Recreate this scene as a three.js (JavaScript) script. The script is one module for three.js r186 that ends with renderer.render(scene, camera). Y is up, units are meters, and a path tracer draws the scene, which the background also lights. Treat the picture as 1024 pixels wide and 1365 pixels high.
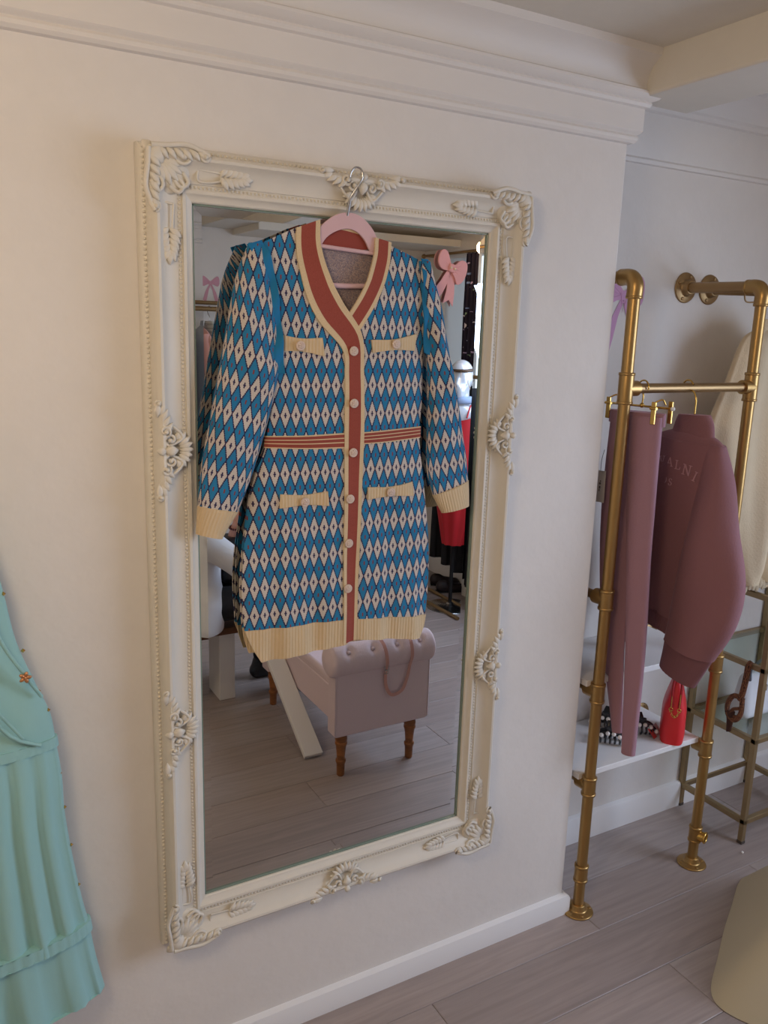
import * as THREE from 'three';
import { mergeGeometries, toCreasedNormals, mergeVertices } from 'three/addons/utils/BufferGeometryUtils.js';
import { RoundedBoxGeometry } from 'three/addons/geometries/RoundedBoxGeometry.js';
import { TextGeometry } from 'three/addons/geometries/TextGeometry.js';
import { FontLoader } from 'three/addons/loaders/FontLoader.js';
import { MarchingCubes } from 'three/addons/objects/MarchingCubes.js';
import { RectAreaLightUniformsLib } from 'three/addons/lights/RectAreaLightUniformsLib.js';

// ---------------------------------------------------------------- camera, sky, lights, exposure
const scene = new THREE.Scene();
const renderer = new THREE.WebGLRenderer({ antialias: true });
renderer.toneMapping = THREE.LinearToneMapping;
renderer.toneMappingExposure = 0.62;
renderer.shadowMap.enabled = true;
RectAreaLightUniformsLib.init();
const camera = new THREE.PerspectiveCamera(63.35, 1024 / 1365, 0.05, 60);
camera.position.set(-1.631, 1.7525, 1.6605);
camera.rotation.set(-0.2186, -0.5212, 0.0308, 'YXZ');
scene.add(camera);

scene.background = new THREE.Color(0.80, 0.90, 1.0);        // overcast sky outside the shop window
scene.backgroundIntensity = 3.0;
// daylight entering through the shop window in the right-hand wall
const daylight = new THREE.RectAreaLight(new THREE.Color(0.59, 0.73, 1.0), 11.0, 1.60, 1.25);
daylight.position.set(1.58, 1.46, 1.68); daylight.lookAt(-1.0, 0.05, 1.68);
scene.add(daylight);

// ---------------------------------------------------------------- helpers
let seedv = 12345;
const rnd = () => { seedv = (seedv * 1664525 + 1013904223) >>> 0; return seedv / 4294967296; };
const rr = (a, b) => a + (b - a) * rnd();
const taken = new Map();
const numbered = (n) => { const k = taken.get(n) ?? 0; taken.set(n, k + 1); return k ? `${n}_${String(k).padStart(3, '0')}` : n; };
const V3 = (x, y, z) => new THREE.Vector3(x, y, z);
function part(name, geo, mat, parent) {
  const m = new THREE.Mesh(geo, mat); m.name = name; m.castShadow = m.receiveShadow = true; parent.add(m); return m;
}
function thing(name, label, category, pos = [0, 0, 0], group) {
  const g = new THREE.Group(); g.name = numbered(name); g.position.set(...pos);
  g.userData = { label, category }; if (group) g.userData.group = group;
  scene.add(g); return g;
}
function struct(name, geo, mat, label, category = 'wall') {
  const m = new THREE.Mesh(geo, mat); m.name = name; m.castShadow = m.receiveShadow = true;
  m.userData = { kind: 'structure', label, category }; scene.add(m); return m;
}
const box = (x0, x1, y0, y1, z0, z1) => new THREE.BoxGeometry(x1 - x0, y1 - y0, z1 - z0).translate((x0 + x1) / 2, (y0 + y1) / 2, (z0 + z1) / 2);
const rbox = (x0, x1, y0, y1, z0, z1, r = 0.01, s = 3) => new RoundedBoxGeometry(x1 - x0, y1 - y0, z1 - z0, s, r).translate((x0 + x1) / 2, (y0 + y1) / 2, (z0 + z1) / 2);
const plain = (g) => { const h = g.index ? g.toNonIndexed() : g; for (const k of Object.keys(h.attributes)) if (!['position', 'normal', 'uv'].includes(k)) h.deleteAttribute(k); return h; };
const merge = (list) => mergeGeometries(list.map(plain));
function rod(a, b, r, seg = 14, r2 = r) {
  const A = V3(...a), B = V3(...b), d = B.clone().sub(A), L = d.length();
  const g = new THREE.CylinderGeometry(r2, r, L, seg);
  g.applyQuaternion(new THREE.Quaternion().setFromUnitVectors(V3(0, 1, 0), d.normalize()));
  const c = A.add(B).multiplyScalar(0.5); return g.translate(c.x, c.y, c.z);
}
const tube = (pts, r, n = 40, seg = 8, closed = false) => new THREE.TubeGeometry(new THREE.CatmullRomCurve3(pts.map((p) => V3(...p)), closed, 'centripetal'), n, r, seg, closed);
const lathe = (prof, seg = 28) => new THREE.LatheGeometry(prof.map(([r, y]) => new THREE.Vector2(r, y)), seg);
function extrude(pts, depth, bevel = 0.002, holes = []) {
  const s = new THREE.Shape(pts.map(([x, y]) => new THREE.Vector2(x, y)));
  for (const h of holes) s.holes.push(new THREE.Path(h.map(([x, y]) => new THREE.Vector2(x, y))));
  return new THREE.ExtrudeGeometry(s, { depth, bevelEnabled: bevel > 0, bevelSize: bevel, bevelThickness: bevel, bevelSegments: 2, curveSegments: 10 });
}
// a profile [[a,b],...] swept along x, y or z between two mitred ends
function spline(pts, n) {
  const c = new THREE.CatmullRomCurve3(pts.map(([x, y]) => V3(x, y, 0)), false, 'centripetal');
  return Array.from({ length: n + 1 }, (_, i) => { const p = c.getPoint(i / n); return [p.x, p.y]; });
}
function gridGeo(rows, cols, P, UV, closedCols = false) {
  const pos = [], uv = [], idx = [];
  for (let i = 0; i <= rows; i++) for (let j = 0; j <= cols; j++) { pos.push(...P(i / rows, j / cols)); uv.push(...UV(i / rows, j / cols)); }
  const w = cols + 1;
  for (let i = 0; i < rows; i++) for (let j = 0; j < cols; j++) { const a = i * w + j; idx.push(a, a + w, a + 1, a + 1, a + w, a + w + 1); }
  const g = new THREE.BufferGeometry();
  g.setAttribute('position', new THREE.Float32BufferAttribute(pos, 3)); g.setAttribute('uv', new THREE.Float32BufferAttribute(uv, 2)); g.setIndex(idx);
  return g;
}
// cloth sheet between a left and a right outline, both given top to bottom; closed, with thickness
function sheet(L, R, o = {}) {
  const { nT = 40, nS = 20, z = () => 0, th = 0.004, uv = 'xy' } = o;
  const l = spline(L, nT), r = spline(R, nT);
  let len = [0]; for (let i = 1; i <= nT; i++) { const c = (k) => [(l[k][0] + r[k][0]) / 2, (l[k][1] + r[k][1]) / 2]; const a = c(i - 1), b = c(i); len[i] = len[i - 1] + Math.hypot(a[0] - b[0], a[1] - b[1]); }
  const P = (t, s, back) => { const i = Math.round(t * nT), x = l[i][0] + (r[i][0] - l[i][0]) * s, y = l[i][1] + (r[i][1] - l[i][1]) * s; return [x, y, z(s, t, x, y) - (back ? th : 0)]; };
  const U = (t, s) => { const i = Math.round(t * nT); const p = P(t, s); if (uv === 'xy') return [p[0], p[1]]; if (uv === 'unit') return [s, -len[i]]; return [(s - 0.5) * Math.hypot(r[i][0] - l[i][0], r[i][1] - l[i][1]), -len[i]]; };
  const ring = 2 * nS + 2;           // around the cross-section: front left to right, then back right to left
  const S = (j) => (j <= nS ? [j / nS, false] : j <= 2 * nS + 1 ? [(2 * nS + 1 - j) / nS, true] : [0, false]);
  const g = gridGeo(nT, ring, (t, q) => { const [s, b] = S(Math.round(q * ring)); return P(t, s, b); }, (t, q) => { const [s] = S(Math.round(q * ring)); return U(t, s); });
  const caps = [];
  for (const t of [0, 1]) caps.push(gridGeo(1, nS, (a, s) => P(t, t ? 1 - s : s, a === 0), (a, s) => U(t, t ? 1 - s : s)));
  const m = mergeGeometries([g, ...caps]); m.computeVertexNormals();
  return toCreasedNormals(m, 1.1);
}
// closed limb between two outlines with an elliptical section
function limb(L, R, o = {}) {
  const { nT = 36, nA = 28, depth = 0.03, zc = () => 0, fold = () => 0, pw = 1, sgn = 1 } = o;
  const l = spline(L, nT), r = spline(R, nT);
  let len = [0]; const c = (k) => [(l[k][0] + r[k][0]) / 2, (l[k][1] + r[k][1]) / 2];
  for (let i = 1; i <= nT; i++) { const a = c(i - 1), b = c(i); len[i] = len[i - 1] + Math.hypot(a[0] - b[0], a[1] - b[1]); }
  const D = typeof depth === 'function' ? depth : () => depth;
  const g = gridGeo(nT, nA, (t, q) => {
    const i = Math.round(t * nT), th = q * 2 * Math.PI, cs = Math.sign(Math.cos(th)) * Math.pow(Math.abs(Math.cos(th)), pw), sn = Math.sin(th);
    const f = 1 + fold(th, t); const m = c(i), hx = (r[i][0] - l[i][0]) / 2, hy = (r[i][1] - l[i][1]) / 2;
    return [m[0] - cs * hx, m[1] - cs * hy, zc(t) + sn * D(t) * f];
  }, (t, q) => { const i = Math.round(t * nT); return [(q * 2 - 0.5) * Math.hypot(r[i][0] - l[i][0], r[i][1] - l[i][1]) * 1.5, -len[i]]; });
  const caps = [];
  for (const t of [0, 1]) { const i = t * nT, m = c(i); caps.push(gridGeo(1, nA, (a, q) => { const th = (t ? 1 - q : q) * 2 * Math.PI, k = a ? 1 : 0.02; return [m[0] - Math.cos(th) * (r[i][0] - l[i][0]) / 2 * k, m[1] - Math.cos(th) * (r[i][1] - l[i][1]) / 2 * k, zc(t) + Math.sin(th) * D(t) * k]; }, () => [0, 0])); }
  const m = mergeGeometries([g, ...caps]); 
  const w = mergeVertices(m, 1e-5); w.computeVertexNormals(); return w;
}
// ---- textures
function tex(w, h, f, srgb = true, wrap = true) {
  const d = new Uint8Array(w * h * 4);
  for (let y = 0; y < h; y++) for (let x = 0; x < w; x++) { const c = f(x / w, y / h, x, y), k = (y * w + x) * 4; d[k] = c[0]; d[k + 1] = c[1]; d[k + 2] = c[2]; d[k + 3] = c[3] ?? 255; }
  const t = new THREE.DataTexture(d, w, h); t.magFilter = THREE.LinearFilter; t.minFilter = THREE.LinearMipmapLinearFilter; t.generateMipmaps = true;
  if (wrap) t.wrapS = t.wrapT = THREE.RepeatWrapping; if (srgb) t.colorSpace = THREE.SRGBColorSpace; t.needsUpdate = true; return t;
}
const hash = (x, y, s = 0) => { let h = (x * 374761393 + y * 668265263 + s * 974634777) | 0; h = Math.imul(h ^ (h >>> 13), 1274126177); return ((h ^ (h >>> 16)) >>> 0) / 4294967296; };
function vnoise(u, v, nx, ny, s = 0) {                      // tiling value noise
  const x = u * nx, y = v * ny, x0 = Math.floor(x), y0 = Math.floor(y), fx = x - x0, fy = y - y0, sx = fx * fx * (3 - 2 * fx), sy = fy * fy * (3 - 2 * fy);
  const g = (i, j) => hash(((i % nx) + nx) % nx, ((j % ny) + ny) % ny, s);
  return (g(x0, y0) * (1 - sx) + g(x0 + 1, y0) * sx) * (1 - sy) + (g(x0, y0 + 1) * (1 - sx) + g(x0 + 1, y0 + 1) * sx) * sy;
}
const fbm = (u, v, n, s, ny = n) => vnoise(u, v, n, ny, s) * 0.5 + vnoise(u, v, n * 2, ny * 2, s + 1) * 0.27 + vnoise(u, v, n * 4, ny * 4, s + 2) * 0.15 + vnoise(u, v, n * 8, ny * 8, s + 3) * 0.08;
const rep = (t, x, y) => { t.repeat.set(x, y); return t; };
const M = (color, roughness = 0.8, o = {}) => new THREE.MeshStandardMaterial({ color, roughness, side: THREE.DoubleSide, ...o });
const P = (color, roughness = 0.8, o = {}) => new THREE.MeshPhysicalMaterial({ color, roughness, side: THREE.DoubleSide, ...o });

const wallBump = rep(tex(256, 256, (u, v) => { const n = fbm(u, v, 24, 3) * 255; return [n, n, n]; }, false), 2, 2);
const wallMap = rep(tex(256, 256, (u, v) => { const n = (fbm(u, v, 5, 9) - 0.5) * 7 + (fbm(u, v, 40, 19) - 0.5) * 6; return [250 + n * 0.7, 250 + n * 0.7, 250 + n * 0.7].map((k) => Math.min(255, k)); }), 0.8, 0.8);
const ribBump = tex(32, 8, (u) => { const n = 127 + 127 * Math.sin(u * 4 * Math.PI * 2); return [n, n, n]; }, false);
const knitBump = tex(64, 64, (u, v) => { const a = Math.abs(((u * 8) % 1) - 0.5) * 2, b = ((v * 8 + a * 0.5) % 1); const n = 255 * (0.25 + 0.75 * Math.sin(b * Math.PI)) * (0.5 + 0.5 * Math.sin(a * Math.PI)); return [n, n, n]; }, false);
const weaveBump = rep(tex(64, 64, (u, v, x, y) => { const n = ((x >> 2) + (y >> 2)) % 2 ? 190 : 90; const k = n + hash(x, y, 5) * 50; return [k, k, k]; }, false), 60, 60);
const fuzz = rep(tex(128, 128, (u, v) => { const n = fbm(u, v, 16, 31) * 255; return [n, n, n]; }, false), 14, 14);
const floorMap = (() => tex(1024, 256, (u, v) => {
  const st = fbm(u, v, 3, 51, 40), fine = fbm(u, v, 10, 61, 64), cath = Math.sin((v * 9 + fbm(u, v, 3, 71, 4) * 5) * Math.PI * 2) * 0.5 + 0.5;
  const k = 0.86 + (st - 0.5) * 0.11 + (fine - 0.5) * 0.06 + (cath - 0.5) * 0.03; return [190 * k, 175 * k, 169 * k].map((c) => Math.max(0, Math.min(255, c)));
}))();
const floorBump = tex(512, 256, (u, v) => { const n = fbm(u, v, 6, 81, 64) * 255; return [n, n, n]; }, false);
const woodMap = tex(512, 128, (u, v) => { const n = fbm(u, v, 3, 91, 24), c = Math.sin((v * 8 + n * 3) * 6.28) * 0.06; const k = 0.8 + (n - 0.5) * 0.4 + c; return [190 * k, 150 * k, 108 * k]; });

const mWall = M(0xe7e0d9, 0.85, { map: wallMap, bumpMap: wallBump, bumpScale: 0.0006 });
const mTrim = M(0xe7e0d9, 0.55, { map: wallMap });
const mCeil = M(0xe0d8cb, 0.92, { map: wallMap });
const mGlossWhite = M(0xe9e6e4, 0.4);
const mFrame = M(0xe0d8ca, 0.5, { map: wallMap });
const mGold = M(0xae8b56, 0.34, { metalness: 0.85 });
const mGoldDark = M(0x9e8058, 0.40, { metalness: 0.8 });
const mChampagne = M(0xa08a66, 0.38, { metalness: 0.75 });
const mBrightGold = M(0xd8b060, 0.25, { metalness: 1 });
const mSilver = M(0xc9c7c4, 0.22, { metalness: 1 });
const mBlack = M(0x0f0f12, 0.7);
const setUV = (g, f) => { const p = g.attributes.position, uv = []; for (let i = 0; i < p.count; i++) uv.push(...f(p.getX(i), p.getY(i), p.getZ(i))); g.setAttribute('uv', new THREE.Float32BufferAttribute(uv, 2)); return g; };
// uv in metres by the main direction of each face
function metreUV(g) {
  g = plain(g); const p = g.attributes.position, n = g.attributes.normal, uv = [];
  for (let i = 0; i < p.count; i++) { const ax = Math.abs(n.getX(i)), ay = Math.abs(n.getY(i)), az = Math.abs(n.getZ(i)); if (ay > ax && ay > az) uv.push(p.getX(i), p.getZ(i)); else if (ax > az) uv.push(p.getZ(i), p.getY(i)); else uv.push(p.getX(i), p.getY(i)); }
  g.setAttribute('uv', new THREE.Float32BufferAttribute(uv, 2)); return g;
}

// ---------------------------------------------------------------- the room
const XL = -3.2, XR = 1.65, ZB = -0.265, ZF = 3.62, CL = 2.425, CR = 2.52;
struct('wall_front', metreUV(rbox(XL - 0.2, 0, 0, 2.7, -0.5, 0, 0.006, 2)), mWall, 'cream painted wall carrying the big ornate mirror');
struct('wall_alcove', metreUV(box(-0.05, XR + 0.2, 0, 2.7, ZB - 0.2, ZB)), mWall, 'recessed pale wall behind the gold pipe clothes rack');
struct('wall_left', metreUV(box(XL - 0.2, XL, 0, 2.7, -0.2, ZF + 0.2)), mWall, 'plain cream side wall of the shop');
struct('wall_far', metreUV(box(XL - 0.2, XR + 0.2, 0, 2.7, ZF, ZF + 0.2)), mWall, 'pale shop wall seen only as a reflection in the mirror');
const W0 = 0.85, W1 = 3.40, WY0 = 0.80, WY1 = 2.27;
struct('wall_right', metreUV(merge([box(XR, XR + 0.2, 0, 2.7, ZB - 0.2, W0), box(XR, XR + 0.2, 0, 2.7, W1, ZF + 0.2), box(XR, XR + 0.2, 0, WY0, W0, W1), box(XR, XR + 0.2, WY1, 2.7, W0, W1)])), mWall, 'shop wall with the wide daylight window');
struct('ceiling', metreUV(merge([box(XL - 0.2, 0.12, CL, 2.7, -0.1, ZF + 0.1), box(0.1, XR + 0.2, CR, 2.7, ZB - 0.1, ZF + 0.1)])), mCeil, 'painted plaster ceiling of the shop', 'ceiling');
struct('trim_1', metreUV(rbox(0.002, 0.218, 2.327, 2.6, -0.02, ZF, 0.008, 2)), mCeil, 'downstand ceiling beam running out from the wall corner', 'beam');
struct('trim_2', metreUV(rbox(0.218, XR, 2.29, 2.40, ZF - 0.45, ZF, 0.006, 2)), mCeil, 'boxed lintel high up across the far end of the shop', 'beam');
// mouldings: profile [out, y] swept along the wall, mitred round the chimney corner
function moulding(prof, path) {            // path: [[x,z, nx,nz (mitre direction)],...]
  const gs = [];
  for (let k = 0; k + 1 < path.length; k++) {
    const [x0, z0, ax, az] = path[k], [x1, z1, bx, bz] = path[k + 1];
    gs.push(gridGeo(1, prof.length - 1, (t, q) => { const [d, y] = prof[Math.round(q * (prof.length - 1))]; return t ? [x1 + bx * d, y, z1 + bz * d] : [x0 + ax * d, y, z0 + az * d]; }, (t, q) => [t, q]));
  }
  const m = mergeGeometries(gs.map((g) => g.toNonIndexed())); m.computeVertexNormals(); return toCreasedNormals(m, 0.5);
}
const cornerPath = [[XL, 0, 0, 1], [0, 0, 1, 1], [0, ZB, 1, 0]];
const railProf = [[0, 2.222], [0.010, 2.224], [0.016, 2.230], [0.017, 2.237], [0.013, 2.243], [0.020, 2.247], [0.024, 2.252], [0.024, 2.303], [0.032, 2.306], [0.036, 2.313], [0.034, 2.318], [0.046, 2.323], [0.054, 2.331], [0.054, 2.337], [0.047, 2.341], [0.045, 2.352], [0.050, 2.372], [0.062, 2.392], [0.080, 2.405], [0.086, 2.408], [0.088, 2.426], [0, 2.426]];
struct('trim_3', moulding(railProf, cornerPath), mTrim, 'stepped plaster cornice along the top of the mirror wall', 'cornice');
const alcProf = [[0, 2.250], [0.010, 2.252], [0.014, 2.262], [0.010, 2.268], [0.012, 2.392], [0.022, 2.396], [0.030, 2.406], [0.030, 2.414], [0.040, 2.43], [0.060, 2.455], [0.090, 2.475], [0.094, 2.52], [0, 2.52]];
struct('trim_4', moulding(alcProf, [[0, ZB, 0, 1], [XR, ZB, 0, 1]]), mTrim, 'plaster cornice along the alcove behind the clothes rack', 'cornice');
struct('trim_5', moulding(railProf.map(([d, y]) => [-d, y]), [[XL, ZF, 0, 1], [0.002, ZF, 0, 1]]), mTrim, 'plaster cornice on the wall seen in the mirror', 'cornice');
const bbProf = (h) => [[0, h + 0.006], [0.006, h + 0.005], [0.014, h], [0.0175, h - 0.008], [0.0175, 0], [0, 0]];
struct('baseboard_front', moulding(bbProf(0.060), cornerPath), mGlossWhite, 'low white skirting board under the mirror', 'skirting');
struct('baseboard_alcove', moulding(bbProf(0.095), [[0, ZB, 0, 1], [XR, ZB, 0, 1]]), mGlossWhite, 'white skirting board in the alcove under the shelves', 'skirting');
struct('baseboard_far', moulding(bbProf(0.095).map(([d, y]) => [-d, y]), [[XL, ZF, 0, 1], [XR, ZF, 0, 1]]), mGlossWhite, 'white skirting board of the wall seen in the mirror', 'skirting');
struct('baseboard_right', moulding(bbProf(0.12).map(([d, y]) => [-d, y]), [[XR, ZB, 1, 0], [XR, ZF, 1, 0]]), mGlossWhite, 'white skirting board below the shop window', 'skirting');
// floor: laminate planks running along the mirror wall
{
  const fl = new THREE.Group(); fl.name = 'floor'; fl.userData = { kind: 'structure', label: 'grey-brown wood-look laminate plank floor', category: 'floor' }; scene.add(fl);
  part('floor_base', box(XL, XR, -0.12, -0.012, ZB, ZF), M(0x3a322d, 0.9), fl);
  const tints = [0xffffff, 0xf8f5f2, 0xf0ecea, 0xfcf8f5].map((c) => M(c, 0.42, { map: floorMap, bumpMap: floorBump, bumpScale: 0.0002 }));
  const pw = 0.192, pl = 1.285, cache = new Map();
  const plank = (len, v) => {
    const key = len.toFixed(3) + v; if (cache.has(key)) return cache.get(key);
    const g = new THREE.BufferGeometry(), a = len / 2, b = pw / 2, c = 0.0012, h = -0.0012;
    const p = [[-a, -0.012, -b], [a, -0.012, -b], [a, -0.012, b], [-a, -0.012, b], [-a + c / 2, h, -b + c / 2], [a - c / 2, h, -b + c / 2], [a - c / 2, h, b - c / 2], [-a + c / 2, h, b - c / 2], [-a + 2 * c, 0, -b + 2 * c], [a - 2 * c, 0, -b + 2 * c], [a - 2 * c, 0, b - 2 * c], [-a + 2 * c, 0, b - 2 * c]];
    g.setAttribute('position', new THREE.Float32BufferAttribute(p.flat(), 3)); const id = [];
    for (const o of [0, 4]) for (let i = 0; i < 4; i++) { const j = (i + 1) % 4; id.push(o + i, o + 4 + i, o + j, o + j, o + 4 + i, o + 4 + j); }
    id.push(8, 11, 9, 9, 11, 10); g.setIndex(id);
    const n = g.toNonIndexed(); n.computeVertexNormals(); setUV(n, (x, y, z) => [x / 1.6 + v * 0.37, z / 0.4 + v * 0.173]); cache.set(key, n); return n;
  };
  let row = 0;
  for (let z = ZB; z < ZF; z += pw, row++) {
    const zc = z + pw / 2, start = z + pw <= 0.005 ? 0 : XL; let x = start - (z + pw <= 0.005 ? 0.3 : ((row * 0.47) % 1) * pl);
    while (x < XR) {
      const x0 = Math.max(x, start), x1 = Math.min(x + pl, XR); if (x1 - x0 > 0.03) { const m = part('plank', plank(x1 - x0, Math.floor(rnd() * 6)), tints[Math.floor(rnd() * 4)], fl); m.position.set((x0 + x1) / 2, 0, zc); }
      x += pl;
    }
  }
}
// window in the right-hand wall
{
  const w = new THREE.Group(); w.name = 'window_1'; w.userData = { kind: 'structure', label: 'wide white framed shop window letting in daylight', category: 'window' }; scene.add(w);
  const f = 0.05, bars = [W0, W0 + (W1 - W0) / 3, W0 + 2 * (W1 - W0) / 3, W1];
  const glass = P(0xffffff, 0.02, { transmission: 1, thickness: 0, ior: 1.45 });
  part('window_frame', merge([box(XR + 0.06, XR + 0.12, WY0, WY0 + f, W0, W1), box(XR + 0.06, XR + 0.12, WY1 - f, WY1, W0, W1), ...bars.map((b, i) => box(XR + 0.06, XR + 0.12, WY0, WY1, i === 3 ? b - f : b, i === 3 ? b : b + f))]), mGlossWhite, w);
  for (let i = 0; i < 3; i++) part('pane', box(XR + 0.088, XR + 0.092, WY0 + f, WY1 - f, bars[i] + f, i === 2 ? bars[3] - f : bars[i + 1]), glass, w);
  part('window_sill', rbox(XR - 0.06, XR + 0.06, WY0 - 0.03, WY0, W0 - 0.04, W1 + 0.04, 0.006, 2), mGlossWhite, w);
  const bl = thing('roller_blind', 'white translucent roller blind pulled down over the end of the shop window', 'blind', [XR + 0.035, WY1 - 0.03, 0]);
  part('fabric', box(-0.001, 0.001, WY0 - WY1 + 0.05, 0, 2.72, 3.385), P(0xeef1f5, 0.95, { transmission: 0.55, thickness: 0 }), bl);
  part('roller', rod([0, 0.005, 2.715], [0, 0.005, 3.39], 0.018, 16), mGlossWhite, bl); part('bottom_bar', rbox(-0.006, 0.006, WY0 - WY1 + 0.035, WY0 - WY1 + 0.055, 2.72, 3.385, 0.003, 2), mGlossWhite, bl);
  const st = struct('pavement', box(XR + 0.2, XR + 8, -0.3, -0.1, -6, 9), M(0x8a8884, 0.9), 'grey pavement outside the shop window', 'pavement');
}
// ---------------------------------------------------------------- ornate mirror
const FX0 = -1.234, FX1 = -0.336, FY0 = 0.370, FY1 = 2.072, FW = 0.100, GZ = 0.02;
{
  const mir = thing('wall_mirror', 'tall mirror in a cream ornate carved frame with beaded borders', 'mirror', [0, 0, 0]);
  const prof = [[0, 0.001], [0, 0.016], [0.003, 0.022], [0.008, 0.025], [0.012, 0.0255], [0.014, 0.034], [0.016, 0.048], [0.019, 0.057], [0.024, 0.061], [0.029, 0.060], [0.033, 0.055], [0.036, 0.051], [0.043, 0.045], [0.052, 0.0405], [0.061, 0.038], [0.067, 0.038], [0.068, 0.035], [0.077, 0.035], [0.078, 0.039], [0.084, 0.039], [0.087, 0.034], [0.093, 0.030], [0.097, 0.029], [0.0995, 0.026], [0.1, 0.0]];
  const corner = (k, d) => [[FX0 + d, FY0 + d], [FX1 - d, FY0 + d], [FX1 - d, FY1 - d], [FX0 + d, FY1 - d]][k % 4];
  for (let k = 0; k < 4; k++) {
    const g = gridGeo(1, prof.length - 1, (t, q) => { const [d, z] = prof[Math.round(q * (prof.length - 1))]; const c = corner(k + t, d); return [c[0], c[1], z]; }, (t, q) => [0, 0]).toNonIndexed();
    setUV(g, (x, y) => [x, y]); g.computeVertexNormals(); const m = toCreasedNormals(g, 0.6);
    part(k % 2 ? 'frame_stile' : 'frame_rail', m, mFrame, mir);
  }
  // bead strings
  const bead = new THREE.SphereGeometry(1, 7, 5);
  const beads = (d, z, sp, r) => { const gs = []; for (let k = 0; k < 4; k++) { const a = corner(k, d), b = corner(k + 1, d), L = Math.hypot(a[0] - b[0], a[1] - b[1]), n = Math.round(L / sp); for (let i = 0; i < n; i++) { const t = i / n; gs.push(bead.clone().scale(r, r, r * 0.9).translate(a[0] + (b[0] - a[0]) * t, a[1] + (b[1] - a[1]) * t, z)); } } return merge(gs); };
  const b1 = part('bead_string', beads(0.0085, 0.0255, 0.0095, 0.0032), mFrame, mir); b1.userData.kind = 'stuff';
  const b2 = part('bead_string', beads(0.0725, 0.035, 0.0080, 0.0030), mFrame, mir); b2.userData.kind = 'stuff';
  // glass with a bevelled margin
  {
    const x0 = FX0 + FW, x1 = FX1 - FW, y0 = FY0 + FW, y1 = FY1 - FW, b = 0.020, s = GZ - b * Math.tan(0.022);
    const o = [[x0, y0, s], [x1, y0, s], [x1, y1, s], [x0, y1, s]], i = [[x0 + b, y0 + b, GZ], [x1 - b, y0 + b, GZ], [x1 - b, y1 - b, GZ], [x0 + b, y1 - b, GZ]];
    const mk = (quads) => { const pos = []; for (const [A, B, C, D] of quads) pos.push(...A, ...B, ...C, ...A, ...C, ...D); const g = new THREE.BufferGeometry(); g.setAttribute('position', new THREE.Float32BufferAttribute(pos, 3)); g.setAttribute('uv', new THREE.Float32BufferAttribute(new Array(pos.length / 3 * 2).fill(0), 2)); g.computeVertexNormals(); return g; };
    const silver = M(0xd9dad8, 0.0, { metalness: 1 });
    part('mirror_glass', mk([[i[0], i[1], i[2], i[3]]]), silver, mir);
    part('bevel', mk([[o[0], o[1], i[1], i[0]], [o[1], o[2], i[2], i[1]], [o[2], o[3], i[3], i[2]], [o[3], o[0], i[0], i[3]]]), silver, mir);
    part('backing_board', box(FX0 + 0.02, FX1 - 0.02, FY0 + 0.02, FY1 - 0.02, 0.002, 0.012), M(0x6d5b48, 0.9), mir);
    part('glass_edge', merge([box(x0, x0 + 0.003, y0, y1, 0.016, 0.0235), box(x1 - 0.003, x1, y0, y1, 0.016, 0.0235), box(x0, x1, y0, y0 + 0.003, 0.016, 0.0235), box(x0, x1, y1 - 0.003, y1, 0.016, 0.0235)]), P(0x7f8f83, 0.15), mir);
  }
  // carved ornaments
  const leaf = (x, y, ang, len, wid, h = 0.006, z = 0) => {
    const g = new THREE.SphereGeometry(1, 10, 7), p = g.attributes.position;
    for (let i = 0; i < p.count; i++) { const a = p.getX(i), t = (a + 1) / 2; const k = 0.35 + 1.1 * Math.sin(Math.min(1, t * 1.05 + 0.1) * Math.PI * 0.85) * 0.75; const groove = 1 - 0.35 * Math.exp(-Math.pow(p.getY(i) / 0.25, 2)); p.setXYZ(i, t * len, p.getY(i) * wid / 2 * k, p.getZ(i) * h * groove + Math.sin(t * Math.PI) * h * 0.6); }
    g.rotateZ(ang); g.translate(x, y, z); g.computeVertexNormals(); return g;
  };
  const scroll = (x, y, ang, R, turns, dir, r0 = 0.0035, z = 0) => {
    const pts = []; for (let i = 0; i <= 24; i++) { const t = i / 24, a = ang + dir * t * turns * 2 * Math.PI, q = R * (1 - 0.82 * t); pts.push([x + Math.cos(a) * q, y + Math.sin(a) * q, z + 0.004 * t]); }
    const g = tube(pts, r0, 34, 6); const e = pts[24]; return merge([g, new THREE.SphereGeometry(r0 * 1.5, 8, 6).translate(e[0], e[1], e[2] + 0.001)]);
  };
  const curveLeaf = (pts, r, z) => { const g = tube(pts.map(([x, y]) => [x, y, z]), r, 24, 7); return g; };
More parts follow.
